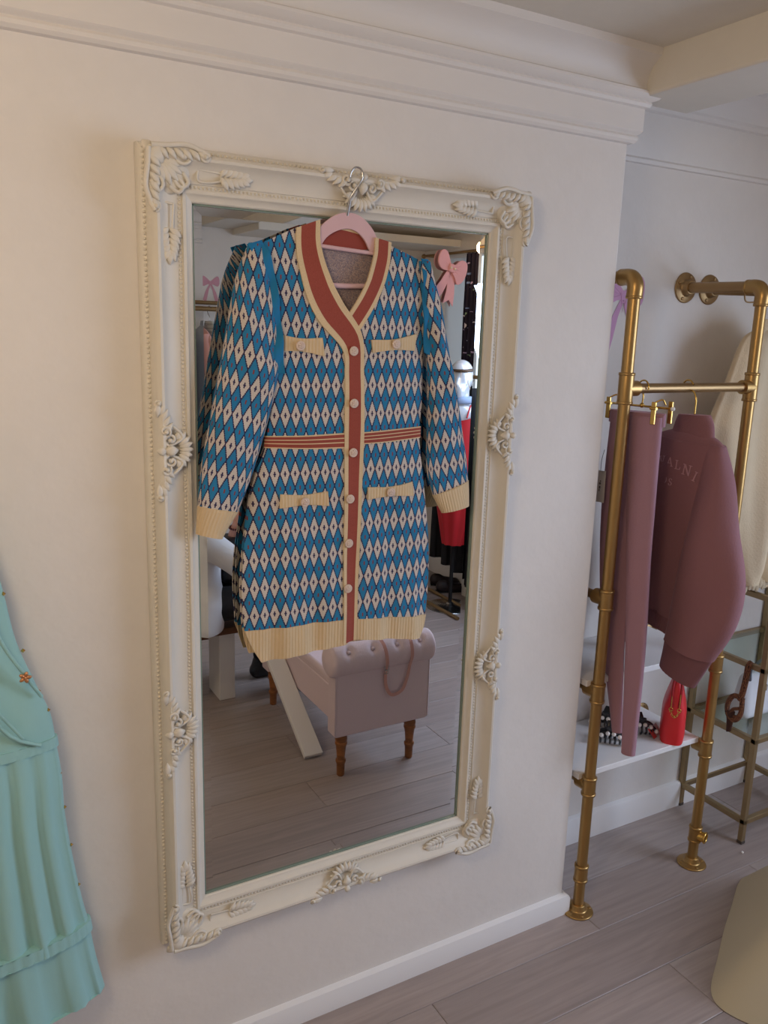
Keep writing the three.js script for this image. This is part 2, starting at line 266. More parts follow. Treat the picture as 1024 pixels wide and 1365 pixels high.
  // mid-rail cartouche; local x along the rail, +y towards the glass
  const cartouche = () => {
    const gs = [];
    for (let i = -4; i <= 4; i++) { const a = Math.PI / 2 - i * 0.30; gs.push(leaf(Math.cos(a) * 0.014, 0.022 + Math.sin(a) * 0.012, a, 0.026, 0.0095, 0.0055, 0.044)); }
    for (const s of [-1, 1]) {
      gs.push(scroll(s * 0.019, 0.017, s > 0 ? Math.PI : 0, 0.012, 1.15, s, 0.0028, 0.052));
      gs.push(scroll(s * 0.034, 0.006, s > 0 ? 2.2 : 0.9, 0.010, 1.0, -s, 0.0028, 0.056));
      for (let i = 0; i < 4; i++) gs.push(leaf(s * (0.030 + i * 0.010), 0.004 - i * 0.002, s > 0 ? 0.75 - i * 0.12 : Math.PI - 0.75 + i * 0.12, 0.026, 0.009, 0.005, 0.052));
      gs.push(leaf(s * 0.058, -0.006, s > 0 ? 0 : Math.PI, 0.030, 0.010, 0.005, 0.053)); gs.push(scroll(s * 0.083, -0.004, s > 0 ? Math.PI : 0, 0.0065, 1, s, 0.0025, 0.055));
      gs.push(curveLeaf([[s * 0.006, 0.012], [s * 0.022, 0.038], [s * 0.040, 0.024], [s * 0.052, 0.006]], 0.0028, 0.050));
    }
    gs.push(leaf(0, 0.004, Math.PI / 2, 0.026, 0.016, 0.008, 0.052)); gs.push(leaf(0, 0.008, -Math.PI / 2, 0.018, 0.012, 0.006, 0.056));
    return merge(gs);
  };
  const corn = () => {                       // local origin at the outer corner, x and y along the two rails inward
    const gs = [];
    for (let i = 0; i <= 6; i++) { const a = Math.PI / 4 + (i - 3) * 0.33; gs.push(leaf(0.030, 0.030, a, 0.040 + 0.006 * Math.cos((i - 3) * 0.7), 0.0125, 0.0075, 0.046)); }
    for (const f of [0, 1]) {
      const fl = (g) => { if (!f) return g; const p = g.attributes.position, n = g.attributes.normal; for (let i = 0; i < p.count; i++) { p.setXY(i, p.getY(i), p.getX(i)); n.setXY(i, n.getY(i), n.getX(i)); } const h = plain(g); for (const k of Object.keys(h.attributes)) { const a = h.attributes[k], w = a.itemSize; for (let i = 0; i < a.count; i += 3) for (let c = 0; c < w; c++) { const t = a.array[(i + 1) * w + c]; a.array[(i + 1) * w + c] = a.array[(i + 2) * w + c]; a.array[(i + 2) * w + c] = t; } } return h; };
      gs.push(fl(scroll(0.070, 0.020, Math.PI, 0.016, 1.2, -1, 0.0035, 0.054))); gs.push(fl(scroll(0.104, 0.019, 0, 0.009, 1.1, 1, 0.003, 0.058)));
      gs.push(fl(curveLeaf([[0.014, 0.010], [0.040, 0.008], [0.075, 0.004], [0.100, 0.012], [0.112, 0.018]], 0.0045, 0.060)));
      for (let i = 0; i < 6; i++) gs.push(fl(leaf(0.026 + i * 0.013, 0.010, 0.85 - i * 0.03, 0.026, 0.009, 0.006, 0.057)));
      gs.push(fl(curveLeaf([[0.046, 0.070], [0.062, 0.078], [0.070, 0.066], [0.060, 0.054]], 0.0035, 0.047)));
    }
    gs.push(leaf(0.010, 0.010, Math.PI / 4, 0.036, 0.026, 0.009, 0.052)); gs.push(leaf(0.018, 0.018, -Math.PI * 0.75, 0.022, 0.016, 0.006, 0.046));
    gs.push(new THREE.SphereGeometry(1, 14, 10).scale(0.038, 0.038, 0.012).translate(0.045, 0.045, 0.038));
    return merge(gs);
  };
  const sprig = () => {                      // little husk spray lying in the cove; x along the rail
    const gs = [curveLeaf([[-0.030, 0.006], [-0.030, -0.007], [-0.002, -0.006], [0.010, -0.002]], 0.0016, 0.040), curveLeaf([[-0.030, 0.006], [0, 0.004]], 0.0014, 0.041)];
    for (let i = 0; i < 5; i++) for (const s of [-1, 1]) gs.push(leaf(0.006 * i, 0, s * (0.95 - i * 0.14), 0.019, 0.0075, 0.0045, 0.040));
    gs.push(leaf(0.026, 0, 0, 0.020, 0.008, 0.0045, 0.040)); return merge(gs);
  };
  const cg = cartouche(), kg = corn(), sg = sprig();
  const sides = [[(FX0 + FX1) / 2, FY0, 0], [(FX0 + FX1) / 2, FY1, Math.PI], [FX0, 1.505, -Math.PI / 2], [FX0, 0.905, -Math.PI / 2], [FX1, 1.505, Math.PI / 2], [FX1, 0.905, Math.PI / 2]];
  for (const [x, y, a] of sides) { const m = part('carved_cartouche', cg, mFrame, mir); m.position.set(x - Math.sin(a) * 0.021, y + Math.cos(a) * 0.021, 0); m.rotation.z = a; m.scale.set(1.12, 1.12, 1.06); }
  const cs = [[FX0, FY0, 0], [FX1, FY0, Math.PI / 2], [FX1, FY1, Math.PI], [FX0, FY1, -Math.PI / 2]];
  for (const [x, y, a] of cs) { const m = part('corner_ornament', kg, mFrame, mir); m.position.set(x, y, 0); m.rotation.z = a; m.scale.set(1.1, 1.1, 1.05); }
  const sp = 0.150, in_ = 0.050;
  for (const [x, y, a] of [[FX0 + sp, FY1 - in_, 0], [FX1 - sp, FY1 - in_, Math.PI], [FX0 + sp, FY0 + in_, 0], [FX1 - sp, FY0 + in_, Math.PI], [FX0 + in_, FY1 - sp, -Math.PI / 2], [FX0 + in_, FY0 + sp, Math.PI / 2], [FX1 - in_, FY1 - sp, -Math.PI / 2], [FX1 - in_, FY0 + sp, Math.PI / 2]]) { const m = part('leaf_sprig', sg, mFrame, mir); m.position.set(x, y, 0); m.rotation.z = a; m.scale.set(1.45, 1.5, 1.09); }
}
// ---------------------------------------------------------------- patterned cardigan on its hanger
const clamp = (v, a, b) => Math.max(a, Math.min(b, v));
const AW = 0.0225, AH = 0.0615;
const argyle = (() => {
  const sx = 16, sy = 44, k = 8;
  const cell = (i, j) => {
    const u = ((i + 0.5) / sx + 0.5) % 1 - 0.5, v = ((j + 0.5) / sy + 0.5) % 1 - 0.5;           // blue centre at 0,0; cream centre at .5,.5
    const d = Math.abs(u) + Math.abs(v);
    if (Math.abs(d - 0.5) < 0.055) return [56, 44, 86];
    if (d < 0.5) return Math.abs(u) * 1.3 + Math.abs(v) * 1.1 < 0.125 ? [156, 66, 58] : [44, 140, 190];
    const U = 0.5 - Math.abs(u), V = 0.5 - Math.abs(v); return U * 1.3 + V * 1.1 < 0.15 ? [56, 44, 86] : [232, 219, 206];
  };
  return tex(sx * k, sy * k, (u, v, x, y) => {
    const i = Math.floor(x / k), j = Math.floor(y / k), fx = (x % k) / k, fy = (y % k) / k, c = cell(i, j);
    const sh = 0.97 + 0.06 * (hash(i, j, 3) - 0.5) + (hash(x, y, 8) - 0.5) * 0.05; return c.map((q) => clamp(q * sh, 0, 255));
  });
})();
argyle.repeat.set(1 / AW, 1 / AH);
const knitFine = knitBump.clone(); knitFine.repeat.set(90, 90); knitFine.needsUpdate = true;
const mArgyle = M(0xffffff, 0.95, { map: argyle, bumpMap: knitFine, bumpScale: 0.0009 });
const ribV = ribBump.clone(); ribV.repeat.set(34, 6); ribV.needsUpdate = true;
const mRib = M(0xd4ba94, 0.95, { bumpMap: ribV, bumpScale: 0.0009 });
const mBlueTrim = M(0x2182b6, 0.92, { bumpMap: knitFine, bumpScale: 0.0008 });
const stripe = tex(128, 16, (u, v, x, y) => { const n = (hash(x >> 1, y, 4) - 0.5) * 12; const c = u < 0.20 || u > 0.80 ? [214, 189, 150] : [150, 70, 56]; return c.map((q) => clamp(q + n, 0, 255)); });
stripe.wrapT = THREE.RepeatWrapping; stripe.wrapS = THREE.ClampToEdgeWrapping; stripe.repeat.set(1, 60);
const mBand = M(0xffffff, 0.93, { map: stripe });
const waistT = tex(8, 128, (u, v) => { const q = v; const cr = [214, 189, 150]; for (const [a, b] of [[0, 0.08], [0.28, 0.34], [0.56, 0.62], [0.9, 1]]) if (q >= a && q <= b) return cr; return [148, 68, 55]; });
// waist texture runs across u in 'unit' sheets
const waistU = tex(128, 8, (u) => { const cr = [214, 189, 150]; for (const [a, b] of [[0, 0.09], [0.30, 0.37], [0.58, 0.65], [0.91, 1.01]]) if (u >= a && u <= b) return cr; return [148, 68, 55]; });
waistU.wrapS = THREE.ClampToEdgeWrapping;
const mWaist = M(0xffffff, 0.93, { map: waistU });
const grey = tex(64, 64, (u, v, x, y) => { const n = hash(x, y, 21); return n > 0.5 ? [150, 128, 124] : n > 0.25 ? [112, 104, 116] : [176, 156, 148]; }); grey.repeat.set(14, 14);
const mInside = M(0xffffff, 0.95, { map: grey });
const CXC = -0.805;
const hwTab = [[2.0, 0.20], [1.9, 0.215], [1.7, 0.19], [1.5, 0.195], [1.4, 0.222], [1.25, 0.24], [1.0, 0.242]];
const hw = (y) => { for (let i = 0; i + 1 < hwTab.length; i++) { const [a, p] = hwTab[i], [b, q] = hwTab[i + 1]; if (y <= a && y >= b) return p + (q - p) * (a - y) / (a - b); } return y > 2 ? 0.2 : 0.242; };
const zF = (x, y) => {
  const e = clamp(1 - Math.pow((x - CXC) / hw(y), 2), 0, 1), top = clamp((1.97 - y) / 0.12, 0.35, 1), low = clamp((1.5 - y) / 0.4, 0, 1);
  return 0.047 + 0.022 * Math.pow(e, 0.45) * top + low * (0.0036 * Math.sin(x * 62 + y * 3) + 0.002 * Math.sin(x * 131 + 1.3)) + 0.0015 * Math.sin(x * 40 + y * 25) * top;
};
const LFo = [[-1.015, 1.903], [-1.004, 1.870], [-0.991, 1.814], [-0.979, 1.741], [-0.972, 1.667], [-0.980, 1.606], [-0.991, 1.537], [-0.996, 1.498], [-1.020, 1.437], [-1.036, 1.343], [-1.047, 1.246], [-1.049, 1.180], [-1.044, 1.104]];
const LFi = [[-0.921, 1.947], [-0.924, 1.882], [-0.907, 1.817], [-0.879, 1.766], [-0.826, 1.698], [-0.810, 1.620], [-0.806, 1.531], [-0.806, 1.490], [-0.808, 1.424], [-0.808, 1.323], [-0.806, 1.219], [-0.806, 1.166], [-0.806, 1.101]];
const RFi = [[-0.717, 1.925], [-0.733, 1.864], [-0.757, 1.809], [-0.779, 1.769], [-0.791, 1.746], [-0.796, 1.619], [-0.796, 1.538], [-0.796, 1.502], [-0.796, 1.422], [-0.797, 1.319], [-0.797, 1.215], [-0.797, 1.162], [-0.796, 1.098]];
const RFo = [[-0.641, 1.899], [-0.637, 1.861], [-0.629, 1.814], [-0.618, 1.750], [-0.611, 1.693], [-0.613, 1.618], [-0.623, 1.533], [-0.620, 1.498], [-0.608, 1.428], [-0.591, 1.320], [-0.581, 1.209], [-0.579, 1.134], [-0.583, 1.073]];
{
  const c = thing('cardigan', 'long blue and cream diamond-knit cardigan with rust button band hung over the mirror', 'cardigan');
  part('back_panel', sheet([[-0.995, 1.91], ...LFo.slice(1)], [[-0.65, 1.905], ...RFo.slice(1)], { nT: 40, nS: 14, z: (s, t, x, y) => 0.038 + 0.003 * Math.sin(x * 50) * clamp((1.5 - y) / 0.4, 0, 1), th: 0.003 }), mArgyle, c);
  part('inside', sheet([[-0.93, 1.935], [-0.94, 1.80], [-0.95, 1.60]], [[-0.71, 1.925], [-0.69, 1.80], [-0.68, 1.60]], { nT: 12, nS: 12, z: () => 0.0408, th: 0.002 }), mInside, c).userData.label = 'grey mottled reverse side of the knit seen in the neck opening';
  const cz = (d) => (s, t, x, y) => zF(x, y) + d;
  part('front_panel', sheet(LFo, LFi, { nT: 64, nS: 24, z: cz(0), th: 0.004 }), mArgyle, c);
  part('front_panel', sheet(RFi, RFo, { nT: 64, nS: 24, z: cz(-0.0015), th: 0.004 }), mArgyle, c);
  // sleeves
  const SLo = [[-1.032, 1.906], [-1.057, 1.850], [-1.073, 1.782], [-1.092, 1.688], [-1.113, 1.586], [-1.135, 1.482], [-1.146, 1.390]], SLi = [[-1.008, 1.902], [-0.986, 1.814], [-0.974, 1.726], [-0.972, 1.651], [-0.998, 1.545], [-1.028, 1.450], [-1.061, 1.370]];
  const SRo = [[-0.617, 1.896], [-0.586, 1.816], [-0.553, 1.702], [-0.524, 1.599], [-0.502, 1.511], [-0.487, 1.448], [-0.479, 1.397]], SRi = [[-0.642, 1.896], [-0.630, 1.798], [-0.613, 1.701], [-0.604, 1.584], [-0.603, 1.498], [-0.598, 1.428], [-0.578, 1.369]];
  const sf = (ph) => (th, t) => 0.18 * Math.sin(t * 17 + ph + Math.cos(th) * 3) * Math.sin(Math.PI * t) + 0.12 * Math.sin(t * 31 + th * 2 + ph);
  const shiftUV = (g, dx) => { const u = g.attributes.uv; for (let i = 0; i < u.count; i++) u.setX(i, u.getX(i) + dx); return g; };
  part('sleeve', limb(SLo, SLi, { nT: 60, nA: 36, depth: (t) => 0.012 + 0.012 * Math.sin(Math.PI * Math.min(1, t + 0.12)), zc: (t) => 0.057 + 0.004 * t, fold: sf(0.5) }), mArgyle, c);
  part('sleeve', limb(SRi, SRo, { nT: 60, nA: 36, depth: (t) => 0.012 + 0.010 * Math.sin(Math.PI * Math.min(1, t + 0.12)), zc: (t) => 0.057 - 0.002 * t, fold: sf(2.5) }), mArgyle, c);
  part('cuff', limb([[-1.146, 1.392], [-1.148, 1.361], [-1.150, 1.334]], [[-1.059, 1.372], [-1.080, 1.343], [-1.095, 1.318]], { nT: 10, nA: 28, depth: 0.0155, zc: () => 0.061 }), mRib, c);
  part('cuff', limb([[-0.580, 1.371], [-0.567, 1.351], [-0.551, 1.326]], [[-0.478, 1.401], [-0.475, 1.369], [-0.473, 1.338]], { nT: 10, nA: 28, depth: 0.0145, zc: () => 0.055 }), mRib, c);
  // hem
  const hz = (d) => (s, t, x, y) => zF(x, y) + d;
  part('hem_band', sheet([[-1.045, 1.106], [-1.030, 1.068], [-1.009, 1.030]], [[-0.806, 1.103], [-0.806, 1.07], [-0.803, 1.042]], { nT: 10, nS: 40, z: hz(0.002), th: 0.006 }), mRib, c);
  part('hem_band', sheet([[-0.797, 1.100], [-0.795, 1.075], [-0.79, 1.050]], [[-0.582, 1.075], [-0.588, 1.045], [-0.601, 1.019]], { nT: 10, nS: 32, z: hz(0.001), th: 0.006 }), mRib, c);
  part('hem_band', sheet([[-1.044, 1.108], [-1.040, 1.08], [-1.030, 1.048]], [[-0.583, 1.076], [-0.59, 1.05], [-0.60, 1.022]], { nT: 6, nS: 14, z: () => 0.0395, th: 0.004 }), mRib, c);
  // button band and collar
  const bo = [[-0.931, 1.942], [-0.932, 1.889], [-0.915, 1.814], [-0.886, 1.761], [-0.829, 1.701], [-0.825, 1.651], [-0.823, 1.575], [-0.821, 1.490], [-0.820, 1.40], [-0.819, 1.323], [-0.817, 1.148], [-0.817, 1.045]];
  const bi = [[-0.880, 1.962], [-0.878, 1.907], [-0.860, 1.849], [-0.833, 1.803], [-0.785, 1.736], [-0.778, 1.651], [-0.776, 1.575], [-0.775, 1.488], [-0.776, 1.40], [-0.778, 1.319], [-0.779, 1.143], [-0.780, 1.048]];
  part('button_band', sheet(bo, bi, { nT: 70, nS: 8, uv: 'unit', z: (s, t, x, y) => zF(x, y) + 0.0035, th: 0.006 }), mBand, c);
  part('neck_band', sheet([[-0.750, 1.937], [-0.753, 1.908], [-0.767, 1.867], [-0.788, 1.823], [-0.818, 1.776]], [[-0.711, 1.930], [-0.717, 1.888], [-0.736, 1.833], [-0.760, 1.790], [-0.789, 1.746]], { nT: 30, nS: 8, uv: 'unit', z: (s, t, x, y) => zF(x, y) + 0.0012, th: 0.005 }), mBand, c);
  part('collar_back', sheet([[-0.890, 1.950], [-0.880, 1.954], [-0.845, 1.958], [-0.802, 1.954], [-0.750, 1.938], [-0.735, 1.930]], [[-0.890, 1.913], [-0.878, 1.913], [-0.844, 1.910], [-0.801, 1.908], [-0.753, 1.914], [-0.735, 1.914]], { nT: 24, nS: 6, uv: 'unit', z: () => 0.0435, th: 0.002 }), (() => { const t = tex(64, 4, (u) => (u < 0.2 ? [214, 189, 150] : [146, 66, 54])); t.wrapS = THREE.ClampToEdgeWrapping; return M(0xffffff, 0.93, { map: t }); })(), c);
  // waist band
  part('waist_band', sheet([[-0.998, 1.526], [-0.907, 1.526], [-0.822, 1.528]], [[-0.998, 1.501], [-0.907, 1.497], [-0.821, 1.495]], { nT: 30, nS: 6, uv: 'unit', z: cz(0.0025), th: 0.004 }), mWaist, c);
  part('waist_band', sheet([[-0.780, 1.528], [-0.706, 1.531], [-0.621, 1.535]], [[-0.779, 1.502], [-0.705, 1.504], [-0.620, 1.509]], { nT: 30, nS: 6, uv: 'unit', z: cz(0.0020), th: 0.004 }), mWaist, c);
  // blue ruffle trim on the armholes
  part('shoulder_trim', sheet([[-1.040, 1.902], [-1.022, 1.872], [-1.001, 1.806], [-0.987, 1.73], [-0.990, 1.655]], [[-1.010, 1.912], [-0.990, 1.876], [-0.975, 1.800], [-0.966, 1.722], [-0.962, 1.655]], { nT: 36, nS: 6, z: (s, t, x, y) => 0.069 + 0.004 * Math.sin(t * 22 + s * 4) + 0.003 * s, th: 0.004 }), mBlueTrim, c);
  part('shoulder_trim', sheet([[-0.640, 1.901], [-0.638, 1.876], [-0.632, 1.790], [-0.622, 1.70]], [[-0.622, 1.900], [-0.616, 1.872], [-0.612, 1.784], [-0.606, 1.694]], { nT: 36, nS: 6, z: (s, t) => 0.064 + 0.006 * Math.sin(Math.PI * t) + 0.003 * Math.sin(t * 19 + s * 3), th: 0.004 }), mBlueTrim, c);
  // pockets and buttons
  const bg = (() => { const gs = [lathe([[0, -0.002], [0.0092, -0.002], [0.0102, 0], [0.0098, 0.0022], [0.0080, 0.0030], [0.0066, 0.0020], [0, 0.0022]], 24).rotateX(Math.PI / 2)]; for (let i = 0; i < 5; i++) { const a = i * 1.2566; gs.push(new THREE.SphereGeometry(1, 8, 6).scale(0.0032, 0.0020, 0.0016).rotateZ(a + 0.8).translate(Math.cos(a) * 0.0035, Math.sin(a) * 0.0035, 0.0026)); } gs.push(new THREE.SphereGeometry(0.0016, 8, 6).translate(0, 0, 0.0032)); return merge(gs); })();
  const mBtn = P(0xd9c3b4, 0.3, { clearcoat: 0.6 });
  const pk = [[[-0.974, 1.734], [-0.878, 1.728], [-0.872, 1.690], [-0.966, 1.700], [-0.927, 1.711]], [[-0.762, 1.726], [-0.643, 1.741], [-0.647, 1.704], [-0.757, 1.699], [-0.702, 1.718]], [[-0.968, 1.403], [-0.861, 1.403], [-0.857, 1.371], [-0.970, 1.373], [-0.914, 1.383]], [[-0.761, 1.405], [-0.642, 1.409], [-0.638, 1.376], [-0.761, 1.377], [-0.703, 1.390]]];
  pk.forEach(([a, b, d, e, q], k) => {
    const mid = (p, r, dy) => [(p[0] + r[0]) / 2, (p[1] + r[1]) / 2 + dy];
    const f = part('pocket_flap', sheet([a, mid(a, b, -0.005), b], [e, mid(e, d, 0.004), d], { nT: 24, nS: 6, z: cz(0.0035), th: 0.004 }), mRib, c);
    const m = part('button', bg, mBtn, f); m.position.set(q[0], q[1], zF(q[0], q[1]) + 0.0065);
  });
  for (const [x, y] of [[-0.806, 1.702], [-0.804, 1.592], [-0.802, 1.485], [-0.808, 1.383], [-0.808, 1.282], [-0.808, 1.177]]) { const m = part('button', bg, mBtn, c); m.position.set(x, y, zF(x, y) + 0.0065); }
}
{
  const h = thing('clothes_hanger', 'pink velvet hanger with silver hook on the mirror frame, inside the cardigan', 'hanger');
  const velvet = P(0xd8b3b6, 0.9, { sheen: 1, sheenColor: new THREE.Color(0xffdadf), sheenRoughness: 0.5 });
  const top = spline([[-0.985, 1.886], [-0.93, 1.903], [-0.887, 1.935], [-0.875, 1.949], [-0.845, 1.972], [-0.815, 1.981], [-0.785, 1.976], [-0.758, 1.956], [-0.741, 1.932], [-0.71, 1.905], [-0.655, 1.882]], 44);
  const bot = spline([[-0.975, 1.876], [-0.93, 1.885], [-0.880, 1.908], [-0.862, 1.930], [-0.840, 1.944], [-0.812, 1.951], [-0.790, 1.945], [-0.772, 1.930], [-0.757, 1.908], [-0.72, 1.890], [-0.665, 1.873]], 44).reverse();
  part('hanger_arms', extrude([...top, ...bot], 0.003, 0.001).translate(0, 0, 0.0465), velvet, h);
  part('trouser_bar', merge([rod([-0.895, 1.9125, 0.0490], [-0.735, 1.904, 0.0490], 0.0042, 8), tube([[-0.975, 1.878, 0.0480], [-0.93, 1.845, 0.0490], [-0.86, 1.836, 0.0490], [-0.77, 1.837, 0.0490], [-0.70, 1.846, 0.0490], [-0.665, 1.876, 0.0480]], 0.0055, 30, 8)]), velvet, h);
  part('hook', merge([tube([[-0.815, 1.975, 0.0480], [-0.8145, 2.008, 0.060], [-0.802, 2.033, 0.070], [-0.794, 2.050, 0.0735], [-0.7985, 2.064, 0.0735], [-0.810, 2.0665, 0.0725], [-0.819, 2.057, 0.071], [-0.8215, 2.047, 0.070]], 0.0021, 50, 8), rod([-0.815, 1.976, 0.0480], [-0.8145, 2.004, 0.0585], 0.0034, 10)]), mSilver, h);
}
// flat bow fixed to the glass, and printed wall bows
function bowShapes(s) {
  const q = (pts) => pts.map(([x, y]) => [x * s, y * s]);
  return { loopL: q([[0, 0.06], [-0.12, 0.20], [-0.34, 0.50], [-0.50, 0.52], [-0.60, 0.34], [-0.58, 0.06], [-0.40, -0.10], [-0.16, -0.10], [0, -0.06]]), loopR: q([[0, 0.06], [0.14, 0.16], [0.34, 0.36], [0.56, 0.34], [0.64, 0.04], [0.56, -0.30], [0.38, -0.46], [0.20, -0.26], [0, -0.06]]), tailL: q([[-0.02, 0], [-0.16, -0.16], [-0.30, -0.50], [-0.46, -0.80], [-0.62, -0.98], [-0.44, -0.94], [-0.28, -1.22], [-0.12, -0.86], [0.02, -0.40], [0.06, 0]]), tailR: q([[-0.04, 0], [-0.02, -0.40], [0.02, -0.80], [-0.02, -1.24], [0.20, -1.06], [0.42, -1.24], [0.36, -0.80], [0.26, -0.40], [0.12, 0]]) };
}
const roundLoop = (pts) => spline([...pts, pts[0]], pts.length * 5).slice(0, -1);
{
  const b = thing('bow_sticker', 'large pink flat bow stuck on the mirror glass', 'bow', [-0.537, 1.888, 0.0255]); b.rotation.z = -0.22;
  const pk = M(0xe5a3a0, 0.6), s = bowShapes(0.064);
  part('tail', extrude(s.tailL, 0.0012, 0.0004), pk, b); part('tail', extrude(s.tailR, 0.0012, 0.0004), pk, b);
  part('loop', extrude(roundLoop(s.loopL), 0.003, 0.001).translate(0, 0, 0.0015), pk, b); part('loop', extrude(roundLoop(s.loopR), 0.003, 0.001).translate(0, 0, 0.0015), pk, b);
  const cr = []; for (const [a, r0, r1] of [[2.3, 0.012, 0.030], [2.65, 0.012, 0.032], [2.95, 0.012, 0.026], [0.45, 0.012, 0.034], [0.05, 0.012, 0.036], [-0.4, 0.012, 0.030]]) cr.push(rod([Math.cos(a) * r0, Math.sin(a) * r0, 0.0055], [Math.cos(a) * r1, Math.sin(a) * r1, 0.005], 0.0009, 5, 0.0003));
  part('crease', merge(cr), pk, b);
  part('knot', rbox(-0.009, 0.009, -0.009, 0.010, 0.0015, 0.0085, 0.003), pk, b);
  for (const x of [-0.005, 0.006]) part('pearl', new THREE.SphereGeometry(0.003, 10, 8).translate(x, 0, 0.0095), P(0xf3dcc0, 0.25, { clearcoat: 1 }), b);
}
function wallBow(label, pos, ry, s, colors) {
  const b = thing('bow_decal', label, 'wall decal', pos, 'pink bow wall decals'); b.rotation.y = ry; const bm = M(colors[0], 0.7);
  const q = { loopL: [[0, 0.06], [-0.2, 0.24], [-0.46, 0.40], [-0.56, 0.30], [-0.56, -0.10], [-0.46, -0.22], [-0.2, -0.12], [0, -0.08]], tailL: [[-0.04, -0.02], [-0.2, -0.3], [-0.36, -0.6], [-0.50, -1.05], [-0.40, -1.12], [-0.33, -1.3], [-0.22, -0.9], [-0.12, -0.45], [0.02, -0.1]] };
  for (const f of [-1, 1]) for (const [n, k] of [['loop', 'loopL'], ['tail', 'tailL']]) { const pts = q[k].map(([x, y]) => [x * s * -f, y * s]); part(n, extrude(k === 'loopL' ? roundLoop(pts) : pts, 0.0008, 0).translate(0, 0, k === 'loopL' ? 0.0006 : 0), bm, b); }
  part('knot', extrude([[-0.07 * s, -0.11 * s], [0.07 * s, -0.11 * s], [0.08 * s, 0.09 * s], [-0.08 * s, 0.09 * s]], 0.0008, 0).translate(0, 0, 0.0014), bm, b);
  const cr = []; for (const f of [-1, 1]) for (const a of [0.5, 0.2, -0.2, -2.0 + 3.14159 * 0.12]) cr.push(rod([f * 0.09 * s, Math.sin(a) * 0.03 * s, 0.0018], [f * 0.36 * s * Math.cos(a), Math.sin(a) * 0.36 * s, 0.0018], 0.006 * s, 4, 0.003 * s));
  part('crease', merge(cr), bm, b);
}
wallBow('lilac-pink ribbon bow printed on the wall behind the gold rack', [0.297, 1.872, ZB + 0.001], 0, 0.145, [0xcb98bb]);
wallBow('small faded pink bow decal above the rail reflected in the mirror', [0.070, 1.995, ZF - 0.001], Math.PI, 0.10, [0xd49ba8]);

// ---------------------------------------------------------------- gold pipe rack in the alcove
const LX = 0.048, RX = 0.562, PZ = 0.022, PR = 0.0165, TOPY = 1.902, BARY = 1.612;
const flangeGeo = () => { const gs = [lathe([[0, 0], [0.046, 0], [0.048, 0.002], [0.046, 0.006], [0.030, 0.009], [0.024, 0.012], [0.023, 0.026], [0.0195, 0.028], [0, 0.028]], 32)]; for (let i = 0; i < 4; i++) { const a = i * Math.PI / 2 + 0.4; gs.push(lathe([[0, 0.006], [0.0055, 0.006], [0.0055, 0.0095], [0.003, 0.0105], [0, 0.0095]], 10).translate(Math.cos(a) * 0.037, 0, Math.sin(a) * 0.037)); } return merge(gs); };
const flange = flangeGeo();
const collarRing = (y) => lathe([[PR, y - 0.0045], [PR + 0.0055, y - 0.0035], [PR + 0.0055, y + 0.0035], [PR, y + 0.0045]], 24);
const coupling = (y, h = 0.06) => merge([lathe([[PR, y - h / 2], [PR + 0.004, y - h / 2 + 0.001], [PR + 0.004, y + h / 2 - 0.001], [PR, y + h / 2]], 24), collarRing(y - h / 2 + 0.004), collarRing(y + h / 2 - 0.004)]);
